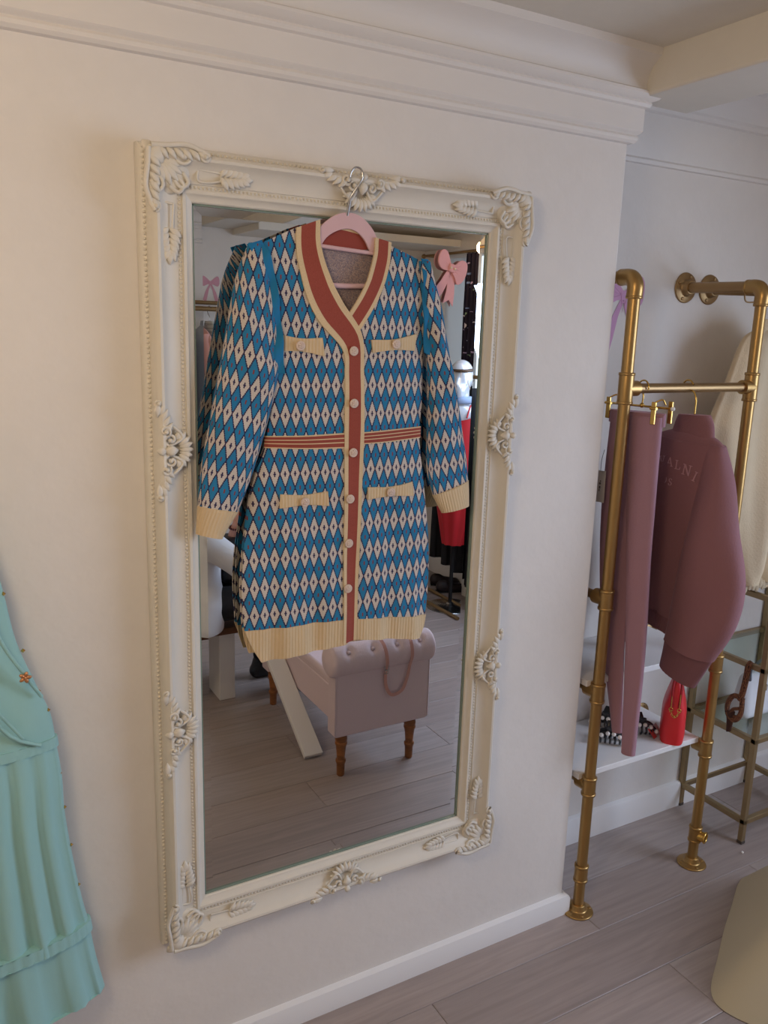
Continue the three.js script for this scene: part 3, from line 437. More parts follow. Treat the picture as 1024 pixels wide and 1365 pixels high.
{
  const r = thing('pipe_clothes_rack', 'gold pipe clothes rack standing in the alcove with two posts', 'clothes rack');
  const armYs = [0.430, 0.730, 1.016];
  for (const [x, isL] of [[LX, 1], [RX, 0]]) {
    const post = part('post', rod([x, 0.02, PZ], [x, TOPY - 0.03, PZ], PR, 24), mGold, r);
    const f = part('floor_flange', flange, mGold, r); f.position.set(x, 0, PZ);
    part('coupling', coupling(isL ? 0.135 : 0.115, 0.055).translate(x, 0, PZ), mGold, r);
    part('tee_fitting', merge([coupling(BARY, 0.085).translate(x, 0, PZ), rod([x, BARY, PZ], [x + (isL ? 0.04 : -0.04), BARY, PZ], PR + 0.0045, 20)]), mGold, r);
    // elbow and arm back to the wall
    part('elbow', merge([tube([[x, TOPY - 0.052, PZ], [x, TOPY - 0.02, PZ], [x, TOPY - 0.004, PZ - 0.012], [x, TOPY, PZ - 0.026], [x, TOPY, PZ - 0.050]], PR + 0.005, 30, 20), collarRing(TOPY - 0.052).translate(x, 0, PZ), collarRing(0).rotateX(Math.PI / 2).translate(x, TOPY, PZ - 0.050)]), mGold, r);
    part('wall_arm', rod([x, TOPY, PZ - 0.03], [x, TOPY + 0.004, ZB], PR, 20), mGoldDark, r);
    const wf = part('wall_flange', flange, mGoldDark, r); wf.rotation.x = Math.PI / 2; wf.position.set(x, TOPY + 0.004, ZB);
    for (const y of armYs) {
      part('tee_fitting', merge([coupling(y, 0.06).translate(x, 0, PZ), rod([x, y, PZ], [x, y, PZ - 0.042], PR + 0.004, 18, PR + 0.006)]), mGold, r);
      part('shelf_arm', rod([x, y, PZ - 0.03], [x, y, ZB], PR * 0.8, 16), mGoldDark, r);
      const w2 = part('wall_flange', flange, mGoldDark, r); w2.scale.setScalar(0.8); w2.rotation.x = Math.PI / 2; w2.position.set(x, y, ZB);
    }
  }
  part('crossbar', rod([LX, BARY, PZ], [RX, BARY, PZ], 0.0135, 20), mGoldDark, r);
  // open side outlet low on one post
  part('side_outlet', merge([tube([[RX, 0.112, PZ], [RX + 0.012, 0.112, PZ + 0.032]], 0.017, 4, 20), new THREE.TorusGeometry(0.0165, 0.004, 8, 22).rotateY(0.36).translate(RX + 0.012, 0.112, PZ + 0.032)]), mBrightGold, r);
  const arm = thing('wall_pipe_arm', 'short gold pipe arm with round flange fixed to the alcove wall', 'wall hook', [0.675, 1.905, ZB]);
  const f2 = part('wall_flange', flange, mGoldDark, arm); f2.rotation.x = Math.PI / 2;
  part('pipe', rod([0, 0, 0], [0.012, -0.012, 0.30], PR * 0.95, 20), mGoldDark, arm);
  part('end_cap', lathe([[0, 0.012], [0.014, 0.010], [0.021, 0.004], [0.021, -0.02], [PR, -0.022]], 22).rotateX(Math.PI / 2).translate(0.012, -0.012, 0.30), mGoldDark, arm);
}
for (const [y, l] of [[0.449, 'lower white shelf board holding the red bag and hair clips'], [0.749, 'upper white shelf board, empty, behind the mauve leggings']]) {
  const s = thing('shelf_board', l, 'shelf', [0, y, 0], 'white shelf boards');
  part('board', rbox(0.022, 0.548, -0.0045, 0.0145, ZB + 0.002, 0.002, 0.002, 2), mGlossWhite, s);
}
// ---------------------------------------------------------------- mauve leggings on a clip hanger
const mMauve = P(0x8e6266, 0.92, { bumpMap: fuzz, bumpScale: 0.0006, sheen: 0.4, sheenColor: new THREE.Color(0xe0b6c2), sheenRoughness: 0.6 });
const mMauveL = P(0xa27a86, 0.85, { bumpMap: fuzz, bumpScale: 0.0005, sheen: 0.5, sheenColor: new THREE.Color(0xe6c6d4), sheenRoughness: 0.6 });
{
  const g = thing('leggings', 'dusty mauve leggings clipped by the waist beside the left gold post', 'leggings', [0.115, 0, 0]); g.rotation.y = -Math.PI / 2;
  const fo = (a, b) => (th, t) => 0.25 * Math.sin(th * 2 + t * a + b) * t;
  part('leg', limb([[-0.092, 1.535], [-0.098, 1.40], [-0.100, 1.28], [-0.092, 1.13], [-0.055, 0.88], [0.026, 0.597]], [[0.010, 1.535], [0.012, 1.40], [0.018, 1.28], [0.028, 1.17], [0.038, 0.88], [0.060, 0.602]], { nT: 50, nA: 26, depth: (t) => 0.022 - 0.010 * t, zc: (t) => -0.006, fold: fo(5, 0) }), mMauveL, g);
  part('leg', limb([[-0.004, 1.537], [0.006, 1.40], [0.014, 1.28], [0.030, 1.16], [0.062, 0.88], [0.086, 0.560]], [[0.105, 1.540], [0.108, 1.40], [0.112, 1.28], [0.114, 1.16], [0.128, 0.88], [0.130, 0.566]], { nT: 50, nA: 26, depth: (t) => 0.026 - 0.010 * t, zc: (t) => 0.010, fold: fo(6, 2) }), mMauveL, g);
  part('waistband', limb([[-0.094, 1.545], [-0.094, 1.51]], [[0.107, 1.550], [0.108, 1.515]], { nT: 4, nA: 26, depth: 0.028 }), mMauveL, g);
  const t = thing('price_tag', 'off-white swing tag with small dark print hanging from the mauve leggings', 'tag', [0.082, 0, 0.012]); t.rotation.y = -Math.PI / 2;
  const cv = document.createElement('canvas'); cv.width = 64; cv.height = 128; const x = cv.getContext('2d'); x.fillStyle = '#d9d0c6'; x.fillRect(0, 0, 64, 128); x.fillStyle = '#5a5048'; x.beginPath(); x.arc(34, 52, 5, 0, 7); x.fill(); x.fillRect(30, 62, 8, 10); x.fillRect(30, 74, 5, 9); x.fillRect(33, 40, 6, 5);
  const ct = new THREE.CanvasTexture(cv); ct.colorSpace = THREE.SRGBColorSpace;
  part('card', setUV(extrude([[-0.112, 1.277], [-0.067, 1.279], [-0.069, 1.371], [-0.111, 1.369]], 0.0008, 0), (x, y) => [(x + 0.112) / 0.045, (y - 1.277) / 0.094]), M(0xffffff, 0.8, { map: ct }), t);
  part('cord', tube([[-0.090, 1.366, 0.0004], [-0.094, 1.40, -0.004], [-0.092, 1.43, -0.010]], 0.0008, 12, 5), mBlack, t);
  const h = thing('clip_hanger', 'gold clip hanger gripping the waist of the mauve leggings', 'hanger', [0.115, 0, 0]); h.rotation.y = -Math.PI / 2;
  part('bar', rod([-0.090, 1.562, 0], [0.128, 1.566, 0], 0.0032, 10), mBrightGold, h);
  for (const [tx, ty] of [[0.130, 1.566], [-0.092, 1.562]]) part('bar_tip', new THREE.SphereGeometry(0.006, 10, 8).translate(tx, ty, 0), mGlossWhite, h);
  part('hook', merge([tube([[0.022, 1.564, 0], [0.022, 1.598, 0], [0.007, 1.607, 0], [0.003, 1.621, 0], [0.014, 1.632, 0], [0.030, 1.632, 0], [0.040, 1.618, 0], [0.039, 1.609, 0]], 0.0022, 40, 8), new THREE.SphereGeometry(0.007, 12, 8).translate(0.022, 1.566, 0)]), mBrightGold, h);
  for (const cx of [-0.072, 0.094]) part('clip', merge([rbox(cx - 0.007, cx + 0.007, 1.522, 1.582, 0.029, 0.035, 0.002, 2), rbox(cx - 0.007, cx + 0.007, 1.522, 1.582, -0.035, -0.029, 0.002, 2), rod([cx - 0.010, 1.565, 0.034], [cx + 0.012, 1.565, 0.034], 0.004, 10), tube([[cx, 1.580, 0.030], [cx + 0.012, 1.588, 0.014], [cx + 0.014, 1.575, 0.004]], 0.0022, 14, 6)]), mBrightGold, h);
}
// ---------------------------------------------------------------- mauve sweatshirt
const font = await new FontLoader().loadAsync('fonts/droid/droid_serif_regular.typeface.json');
{
  const g = thing('sweatshirt', 'dusty mauve high-neck sweatshirt with embroidered letters on the gold rail', 'sweatshirt', [0.290, 0, 0]); g.rotation.y = -Math.PI / 2;
  const zf = (x, y) => 0.044 * Math.pow(clamp(1 - Math.pow((x - 0.045) / 0.175, 2), 0, 1), 0.5) + 0.006 * Math.sin(x * 34 + y * 9) * clamp((1.45 - y) / 0.3, 0, 1);
  const bl = [[-0.075, 1.470], [-0.105, 1.38], [-0.118, 1.25], [-0.122, 1.08], [-0.115, 0.955]], br = [[0.165, 1.462], [0.178, 1.38], [0.186, 1.25], [0.190, 1.08], [0.175, 0.935]];
  part('body', limb(bl, br, { nT: 44, nA: 44, depth: (t) => 0.030 + 0.016 * Math.sin(Math.PI * Math.min(1, t * 0.8 + 0.1)), fold: (th, t) => 0.16 * Math.sin(th * 5 + t * 4) * t, pw: 0.9 }), mMauve, g);
  part('shoulder', limb([[-0.012, 1.492], [-0.045, 1.482], [-0.078, 1.468]], [[0.128, 1.484], [0.150, 1.474], [0.168, 1.46]], { nT: 8, nA: 32, depth: (t) => 0.024 + 0.008 * t }), mMauve, g);
  part('collar', limb([[0.004, 1.537], [-0.004, 1.52], [-0.014, 1.488]], [[0.108, 1.542], [0.122, 1.52], [0.130, 1.480]], { nT: 12, nA: 32, depth: 0.026, fold: (th, t) => 0.10 * Math.sin(th * 3) }), mMauve, g);
  part('hem_band', limb([[-0.116, 0.962], [-0.110, 0.935], [-0.112, 0.912]], [[0.176, 0.942], [0.170, 0.91], [0.172, 0.880]], { nT: 8, nA: 60, depth: 0.030, fold: (th) => 0.10 * Math.sin(th * 22) }), M(0x82585d, 0.95, { bumpMap: ribV, bumpScale: 0.001 }), g);
  const slf = (ph) => (th, t) => 0.12 * Math.sin(t * 9 + th * 2 + ph);
  part('sleeve', limb([[0.118, 1.470], [0.108, 1.36], [0.096, 1.228], [0.084, 1.091], [0.076, 0.975], [0.066, 0.885]], [[0.166, 1.462], [0.214, 1.360], [0.246, 1.242], [0.290, 1.095], [0.282, 0.975], [0.236, 0.868]], { nT: 44, nA: 32, depth: (t) => 0.014 + 0.046 * Math.pow(Math.sin(Math.PI * Math.min(1, t * 0.80 + 0.02)), 0.6), zc: (t) => 0.030 * t, fold: slf(1) }), mMauve, g);
  part('sleeve', limb([[-0.095, 1.462], [-0.125, 1.36], [-0.150, 1.228], [-0.175, 1.091], [-0.190, 0.975], [-0.180, 0.885]], [[-0.040, 1.462], [-0.040, 1.360], [-0.055, 1.242], [-0.06, 1.095], [-0.065, 0.975], [-0.085, 0.868]], { nT: 40, nA: 28, depth: (t) => 0.028 + 0.024 * Math.sin(Math.PI * Math.min(1, t * 0.85 + 0.08)), zc: () => -0.02, fold: slf(3) }), mMauve, g);
  part('cuff', limb([[0.066, 0.888], [0.064, 0.85], [0.058, 0.797]], [[0.236, 0.872], [0.215, 0.831], [0.186, 0.770]], { nT: 10, nA: 60, depth: 0.030, zc: () => 0.030, fold: (th) => 0.05 * Math.sin(th * 26) }), M(0x82585d, 0.95), g);
  part('cuff', limb([[-0.178, 0.888], [-0.165, 0.84], [-0.155, 0.80]], [[-0.085, 0.872], [-0.09, 0.84], [-0.095, 0.80]], { nT: 6, nA: 40, depth: 0.026, zc: () => -0.02 }), M(0x82585d, 0.95), g);

  const letters = []; const L = (ch, x, y, s, rot) => { const t = new TextGeometry(ch, { font, size: s, depth: 0.0025, curveSegments: 3, bevelEnabled: false }); t.computeBoundingBox(); const b = t.boundingBox; t.translate(-(b.min.x + b.max.x) / 2, -(b.min.y + b.max.y) / 2, 0); t.rotateZ(rot); const p = t.attributes.position; for (let i = 0; i < p.count; i++) p.setXYZ(i, p.getX(i) + x, p.getY(i) + y, p.getZ(i)); return t; };
  const depthAt = (x, y) => { const t = (1.465 - y) / 0.52, l = -0.075 - 0.043 * Math.min(1, t * 2.4), r = 0.165 + 0.021 * Math.min(1, t * 2.4), m = (l + r) / 2, h = (r - l) / 2; const cs = clamp(Math.abs((x - m) / h), 0, 1); const th = Math.asin(clamp(Math.sqrt(1 - Math.pow(cs, 2 / 0.9)), 0, 1)); return (0.030 + 0.016 * Math.sin(Math.PI * Math.min(1, t * 0.8 + 0.1))) * Math.sin(th); };
  const wrap = (t) => { const p = t.attributes.position; for (let i = 0; i < p.count; i++) p.setZ(i, p.getZ(i) + depthAt(p.getX(i), p.getY(i)) + 0.0012); t.computeVertexNormals(); return t; };
  for (const [ch, x, y, s, ro] of [['V', -0.008, 1.402, 0.026, 0.15], ['A', 0.022, 1.402, 0.026, 0.05], ['L', 0.052, 1.398, 0.026, 0.0], ['N', 0.084, 1.388, 0.030, -0.1], ['I', 0.112, 1.374, 0.028, -0.3], ['O', 0.012, 1.350, 0.020, 0.05], ['S', 0.034, 1.346, 0.020, -0.05]]) letters.push(wrap(L(ch, x, y, s, ro)));
  part('embroidered_letters', merge(letters), M(0xb98c92, 0.6), g);
  const h = thing('wire_hanger', 'thin gold hanger inside the mauve sweatshirt on the gold rail', 'hanger', [0.290, 0, 0]); h.rotation.y = -Math.PI / 2;
  part('hook', tube([[0.055, 1.490, 0], [0.055, 1.545, 0], [0.053, 1.588, 0], [0.040, 1.605, 0], [0.007, 1.600, 0], [0.003, 1.615, 0], [0.012, 1.631, 0], [0.028, 1.633, 0], [0.041, 1.622, 0]], 0.0024, 50, 8), mBrightGold, h);
  part('arms', tube([[-0.06, 1.455, 0], [0.02, 1.480, 0], [0.055, 1.492, 0], [0.09, 1.480, 0], [0.15, 1.455, 0]], 0.004, 20, 8), mBrightGold, h);
}
// ---------------------------------------------------------------- cream batwing jumper on the wall arm
{
  const g = thing('knit_jumper', 'cream batwing knit jumper with scalloped hem hanging on the wall arm', 'jumper', [0, 0, -0.105]);
  const m = P(0xd8c3a2, 0.95, { bumpMap: fuzz, bumpScale: 0.001, sheen: 0.3, sheenColor: new THREE.Color(0xfff0dd) });
  const cx = 0.815, Lp = [[0.735, 1.785], [0.672, 1.755], [0.611, 1.616], [0.556, 1.476], [0.587, 1.306], [0.638, 1.153], [0.685, 1.0], [0.700, 0.945]];
  part('body', limb(Lp, Lp.map(([x, y]) => [2 * cx - x, y]), { nT: 60, nA: 80, depth: (t) => 0.022 + 0.040 * Math.min(1, t * 2), fold: (th, t) => 0.35 * Math.sin(th * 7 + t * 5) * t + 0.1 * Math.sin(th * 13), pw: 0.95 }), m, g);
  part('collar', limb([[0.745, 1.815], [0.735, 1.785]], [[0.885, 1.815], [0.895, 1.785]], { nT: 4, nA: 40, depth: 0.024 }), m, g);
  const fr = []; for (let i = 0; i < 40; i++) { const a = i / 40 * 2 * Math.PI, x = cx + Math.cos(a) * 0.113, z = Math.sin(a) * 0.058; fr.push(new THREE.SphereGeometry(1, 8, 6).scale(0.011, 0.018, 0.005).translate(x, 0.938 + 0.006 * Math.sin(i * 2.3), z)); }
  part('scalloped_hem', merge(fr), m, g);
  const h = thing('wooden_hanger', 'wooden hanger with gold hook carrying the cream batwing jumper', 'hanger', [0, 0, -0.105]);
  part('hook', tube([[cx, 1.80, 0], [cx, 1.84, 0], [cx - 0.05, 1.865, 0], [0.705, 1.865, 0], [0.655, 1.868, 0], [0.652, 1.905, 0], [0.680, 1.922, 0], [0.706, 1.912, 0]], 0.0025, 50, 8), mGoldDark, h);
  part('arms', tube([[cx - 0.13, 1.745, 0], [cx - 0.05, 1.785, 0], [cx, 1.80, 0], [cx + 0.05, 1.785, 0], [cx + 0.13, 1.745, 0]], 0.007, 24, 8), M(0x8a6442, 0.5), h);
}
// ---------------------------------------------------------------- slim metal shelving frame
{
  const u = thing('metal_shelf_unit', 'slim champagne metal frame shelving unit beside the pipe rack', 'shelf unit');
  const x0 = 0.816, x1 = 1.19, z0 = -0.252, z1 = 0.022, s = 0.0095, bar = (a, b) => rbox(Math.min(a[0], b[0]) - s, Math.max(a[0], b[0]) + s, Math.min(a[1], b[1]) - s, Math.max(a[1], b[1]) + s, Math.min(a[2], b[2]) - s, Math.max(a[2], b[2]) + s, 0.002, 1);
  for (const x of [x0, x1]) for (const z of [z0, z1]) { part('leg', bar([x, 0.018, z], [x, 0.905, z]), mChampagne, u); part('foot', rbox(x - 0.011, x + 0.011, 0, 0.012, z - 0.011, z + 0.011, 0.003, 2), M(0x4a4038, 0.6), u); }
  for (const y of [0.085, 0.395, 0.655, 0.905]) { part('side_rail', bar([x0, y, z0], [x0, y, z1]), mChampagne, u); part('side_rail', bar([x1, y, z0], [x1, y, z1]), mChampagne, u); part('front_rail', bar([x0, y, z1], [x1, y, z1]), mChampagne, u); part('back_rail', bar([x0, y, z0], [x1, y, z0]), mChampagne, u); }
  const gl = P(0xe9f2ee, 0.05, { transmission: 1, thickness: 0, ior: 1.45 });
  for (const y of [0.395, 0.655]) part('glass_shelf', box(x0 + 0.009, x1 - 0.009, y + 0.0045, y + 0.0095, z0 + 0.009, z1 - 0.009), gl, u);
}
{
  const b = thing('white_handbag', 'white handbag with grey strap on the middle metal shelf', 'handbag', [0.985, 0.4045, -0.115]);
  const p = []; for (let i = 0; i <= 14; i++) { const t = i / 14; p.push([t, 0.5 + 0.5 * Math.cos(t * 0.9)]); }
  const g = new RoundedBoxGeometry(0.20, 0.17, 0.09, 6, 0.03), a = g.attributes.position; for (let i = 0; i < a.count; i++) { const t = (a.getY(i) + 0.085) / 0.17; a.setX(i, a.getX(i) * (1 - 0.18 * t)); a.setZ(i, a.getZ(i) * (1 - 0.55 * t)); } g.computeVertexNormals();
  part('body', g.translate(0, 0.085, 0), P(0xe6e8ec, 0.35), b);
  part('strap', tube([[-0.07, 0.15, 0.02], [-0.085, 0.20, 0.03], [-0.02, 0.225, 0.03], [0.05, 0.20, 0.03], [0.07, 0.15, 0.02]], 0.006, 30, 8), M(0x6b6e78, 0.5), b);
  part('clasp', rbox(-0.015, 0.015, 0.10, 0.125, 0.028, 0.036, 0.003, 2), mSilver, b);
}
{
  const b = thing('leopard_scarf', 'brown leopard-print knotted scarf hanging from the metal shelf rail', 'scarf');
  const lt = tex(128, 128, (u, v) => { const n = vnoise(u, v, 12, 12, 7), m = vnoise(u, v, 24, 24, 17); return n > 0.62 ? [40, 24, 18] : m > 0.62 ? [168, 118, 78] : [116, 70, 52]; }); lt.repeat.set(2, 4);
  const m = M(0xffffff, 0.85, { map: lt });
  part('tied_end', tube([[0.816, 0.655 + 0.012, -0.028], [0.804, 0.655, -0.030], [0.803, 0.62, -0.032], [0.806, 0.56, -0.040], [0.808, 0.52, -0.048]], 0.0105, 30, 10), m, b);
  part('loop', tube([[0.808, 0.53, -0.045], [0.806, 0.525, -0.075], [0.808, 0.48, -0.095], [0.808, 0.445, -0.085], [0.806, 0.44, -0.058], [0.808, 0.47, -0.040], [0.808, 0.53, -0.040]], 0.009, 50, 10), m, b);
  part('loop', tube([[0.806, 0.49, -0.045], [0.804, 0.475, -0.070], [0.806, 0.45, -0.078], [0.808, 0.455, -0.05]], 0.006, 30, 8), m, b);
  part('tail', limb([[-0.098, 0.465], [-0.090, 0.43], [-0.085, 0.385]], [[-0.060, 0.470], [-0.062, 0.44], [-0.068, 0.392]], { nT: 10, nA: 16, depth: 0.007 }).rotateY(-Math.PI / 2).translate(0.806, 0, 0), M(0x4a2e24, 0.85), b);
}
// ---------------------------------------------------------------- small goods on the lower shelf
{
  const b = thing('red_handbag', 'bright red small handbag with gold chain on the lower white shelf', 'handbag', [0.478, 0.4635, -0.052]); b.rotation.y = -0.86;
  const red = P(0xd8242c, 0.5, { clearcoat: 0.15 });
  const n = 26, g = gridGeo(n, 40, (t, q) => { const a = q * 2 * Math.PI, y = t * 0.215, w = 0.040 * (1 - 0.10 * t) * (0.92 + 0.08 * Math.min(1, t * 8)), d = 0.078 * (1 - 0.45 * t * t); const taper = t > 0.45 ? 1 - 0.80 * Math.pow((t - 0.45) / 0.55, 1.4) : 1; const e = 0.55; const c = Math.cos(a), s = Math.sin(a); return [Math.sign(c) * Math.pow(Math.abs(c), e) * w * taper, y, Math.sign(s) * Math.pow(Math.abs(s), e) * d]; }, (t, q) => [q, t]);
  const cap = gridGeo(1, 40, (t, q) => { const a = -q * 2 * Math.PI, e = 0.55, c = Math.cos(a), s = Math.sin(a), k = t ? 1 : 0.01; return [Math.sign(c) * Math.pow(Math.abs(c), e) * 0.0368 * k, 0, Math.sign(s) * Math.pow(Math.abs(s), e) * 0.078 * k]; }, () => [0, 0]);
  const m = mergeVertices(mergeGeometries([g, cap]), 1e-5); m.computeVertexNormals(); part('body', m, red, b);
  part('handle', merge([tube([[-0.010, 0.13, 0.074], [-0.012, 0.20, 0.064], [-0.002, 0.26, 0.03], [-0.002, 0.26, -0.03], [-0.012, 0.20, -0.064], [-0.010, 0.13, -0.074]], 0.0045, 40, 8), tube([[0.012, 0.13, 0.074], [0.014, 0.20, 0.060], [0.006, 0.25, 0.03], [0.006, 0.25, -0.03], [0.014, 0.20, -0.060], [0.012, 0.13, -0.074]], 0.0045, 40, 8)]), P(0xa81c26, 0.5), b);
  const ch = []; for (const x of [-0.012, 0.013]) { ch.push(new THREE.TorusGeometry(0.0055, 0.0014, 6, 14).translate(x, 0.124, 0.081)); ch.push(rod([x, 0.13, 0.079], [x, 0.175, 0.072], 0.0016, 6)); } for (let i = 0; i < 7; i++) { const t = i / 6; ch.push(new THREE.TorusGeometry(0.0034, 0.0011, 5, 10).rotateY(i % 2 ? 0.8 : 0).translate(-0.012 + 0.025 * t, 0.118 - 0.018 * Math.sin(t * Math.PI), 0.083)); } part('chain', merge(ch), mBrightGold, b);
  const t = thing('sale_tag', 'red and white cardboard tag lying beside the red handbag', 'tag', [0.424, 0.4645, -0.075]); t.rotation.set(0, 0.35, 0);
  const cv = document.createElement('canvas'); cv.width = 64; cv.height = 32; const x = cv.getContext('2d'); x.fillStyle = '#d84a46'; x.fillRect(0, 0, 64, 32); x.fillStyle = '#e6d6d6'; x.fillRect(22, 0, 42, 32); x.fillStyle = '#c98f90'; x.fillRect(30, 6, 6, 20); x.fillRect(42, 6, 4, 20); x.fillRect(50, 10, 6, 14); const ct = new THREE.CanvasTexture(cv); ct.colorSpace = THREE.SRGBColorSpace;
  part('card', setUV(box(-0.032, 0.032, -0.018, 0.018, -0.0006, 0.0006).rotateX(-0.75).translate(0, 0.014, 0), (x, y) => [(x + 0.032) / 0.064, y / 0.025]), M(0xffffff, 0.6, { map: ct }), t);
}
function clawClip(pos, ry, label) {
  const c = thing('hair_claw', label, 'hair clip', pos, 'black hair claws'); c.rotation.y = ry; c.scale.setScalar(1.08);
  const bk = P(0x15161c, 0.3, { clearcoat: 0.5 });
  for (const s of [-1, 1]) {
    const gs = [tube([[-0.048, 0.012, s * 0.016], [-0.030, 0.028, s * 0.012], [0, 0.036, s * 0.008], [0.030, 0.028, s * 0.012], [0.048, 0.012, s * 0.016]], 0.0062, 24, 8)];
    for (let i = -3; i <= 3; i++) gs.push(tube([[i * 0.013, 0.034 - 0.002 * i * i, s * 0.010], [i * 0.014, 0.018, s * 0.024], [i * 0.014, 0.004, s * 0.014]], 0.0034, 10, 6));
    part('jaw', merge(gs), bk, c);
    part('grip', limb([[-0.010, 0.072], [-0.014, 0.055], [-0.008, 0.032]], [[0.010, 0.072], [0.014, 0.055], [0.008, 0.032]], { nT: 8, nA: 16, depth: 0.004 }).rotateX(s * 0.5).translate(0, -0.004, s * -0.012), bk, c);
  }
  for (let i = 0; i < 6; i++) { const t = i / 5 * 2 - 1; part('pearl', new THREE.SphereGeometry(0.0068, 12, 9).translate(t * 0.044, 0.037 - 0.020 * t * t, 0.020 + 0.004 * t * t), P(0xf0e6de, 0.2, { clearcoat: 1 }), c); }
}
clawClip([0.252, 0.4640, -0.105], -0.75, 'black hair claw with large pearls on the lower shelf beside the left gold post');
clawClip([0.318, 0.4640, -0.190], -1.0, 'black hair claw with pearls lying behind the trailing legging hem');
clawClip([0.388, 0.4640, -0.108], -0.5, 'black hair claw with pearls next to the red bag tag');
// ---------------------------------------------------------------- aqua dress on the left
{
  const d = thing('aqua_dress', 'long aqua chiffon tiered dress with crossover bodice on the wall left of the mirror', 'dress', [0, 0, 0.078]);
  const m = P(0x9dccca, 0.8, { transmission: 0.12, bumpMap: weaveBump, bumpScale: 0.0002, sheen: 0.4, sheenColor: new THREE.Color(0xd8f6f2) });
  const cx = -1.66, mirL = (pts) => pts.map(([x, y]) => [2 * cx - x, y]);
  const Rb = [[-1.560, 1.46], [-1.535, 1.36], [-1.515, 1.280], [-1.497, 1.168], [-1.469, 1.080], [-1.446, 1.013], [-1.439, 0.955]];
  part('bodice', limb(mirL(Rb), Rb, { nT: 36, nA: 60, depth: (t) => 0.022 + 0.020 * t, fold: (th, t) => 0.06 * Math.sin(th * 9 + t * 12) + 0.05 * Math.sin(th * 23 - t * 20) }), m, d);
  const Rs = [[-1.440, 0.962], [-1.432, 0.88], [-1.430, 0.791], [-1.410, 0.613], [-1.394, 0.520]];
  part('skirt', limb(mirL(Rs), Rs, { nT: 40, nA: 120, depth: (t) => 0.040 + 0.016 * t, fold: (th, t) => (0.10 + 0.16 * t) * Math.sin(th * 19 + 2 * Math.sin(th * 3) + t) + (0.05 + 0.05 * t) * Math.sin(th * 43 + 2 * Math.sin(th * 5)) }), m, d);
  const Rt = [[-1.397, 0.535], [-1.386, 0.45], [-1.372, 0.372]];
  part('hem_tier', limb([[-1.93, 0.535], [-1.94, 0.43], [-1.95, 0.330]], Rt, { nT: 16, nA: 120, depth: (t) => 0.054 + 0.006 * t, fold: (th, t) => (0.08 + 0.14 * t) * Math.sin(th * 21 + 2 * Math.sin(th * 4)) + 0.06 * Math.sin(th * 47) }), m, d);
  part('gathered_seam', limb([[-1.924, 0.542], [-1.926, 0.520]], [[-1.393, 0.546], [-1.390, 0.520]], { nT: 4, nA: 160, depth: 0.066, fold: (th) => 0.05 * Math.sin(th * 60) }), m, d);
  part('waist_seam', limb([[-1.883, 0.962], [-1.885, 0.945]], [[-1.436, 0.966], [-1.434, 0.945]], { nT: 4, nA: 140, depth: 0.0445, fold: (th) => 0.05 * Math.sin(th * 60) }), m, d);
  part('crossover_fold', merge([tube([[-1.56, 1.40, 0.026], [-1.530, 1.20, 0.042], [-1.490, 1.115, 0.040], [-1.462, 1.06, 0.024]], 0.0035, 24, 8), tube([[-1.76, 1.40, 0.026], [-1.64, 1.22, 0.045], [-1.52, 1.00, 0.044], [-1.47, 0.965, 0.030]], 0.0035, 24, 8), tube([[-1.72, 1.36, 0.030], [-1.60, 1.15, 0.046], [-1.50, 0.99, 0.040]], 0.003, 24, 8)]), m, d);
  for (const s of [-1, 1]) part('strap', tube([[cx + s * 0.10, 1.455, 0.0], [cx + s * 0.085, 1.53, -0.01], [cx + s * 0.07, 1.56, -0.012]], 0.008, 14, 8), m, d);
  const br = []; for (let i = 0; i < 5; i++) { const a = i * 1.2566; br.push(new THREE.SphereGeometry(1, 8, 6).scale(0.0058, 0.0036, 0.003).rotateZ(a).translate(Math.cos(a) * 0.006, Math.sin(a) * 0.006, 0)); } br.push(new THREE.SphereGeometry(0.003, 8, 6).translate(0, 0, 0.002));
  part('flower_brooch', merge(br).translate(-1.490, 1.112, 0.046), P(0xc58a5e, 0.35, { metalness: 0.6 }), d);
  const sq = []; for (let i = 0; i < 9; i++) { const t = i / 8, p = [[-1.512, 1.262], [-1.470, 1.08], [-1.446, 1.013], [-1.436, 0.90], [-1.428, 0.78], [-1.412, 0.63]]; const k = Math.min(4, Math.floor(t * 5)), f = t * 5 - k; sq.push(new THREE.OctahedronGeometry(0.0045).translate(p[k][0] + (p[k + 1][0] - p[k][0]) * f - 0.001, p[k][1] + (p[k + 1][1] - p[k][1]) * f, 0.004)); }
  part('sequin_trim', merge(sq), mBrightGold, d);
  const h = thing('padded_hanger', 'cream padded hanger on a wall peg above the aqua dress', 'hanger', [0, 0, 0.06]);
  part('arms', tube([[cx - 0.13, 1.545, 0], [cx, 1.60, 0], [cx + 0.13, 1.545, 0]], 0.011, 24, 12), M(0xe5d8c4, 0.9), h);
  part('hook', tube([[cx, 1.60, 0], [cx, 1.66, 0], [cx + 0.02, 1.685, 0], [cx, 1.705, 0], [cx - 0.02, 1.69, 0]], 0.002, 30, 8), mSilver, h);
  const pg = thing('wall_peg', 'small white wall peg above the aqua dress', 'peg', [cx, 1.697, 0]); part('peg', lathe([[0, 0], [0.02, 0], [0.02, 0.006], [0.006, 0.010], [0.006, 0.055], [0.010, 0.062], [0.010, 0.07], [0, 0.072]], 16).rotateX(Math.PI / 2), mGlossWhite, pg);
}
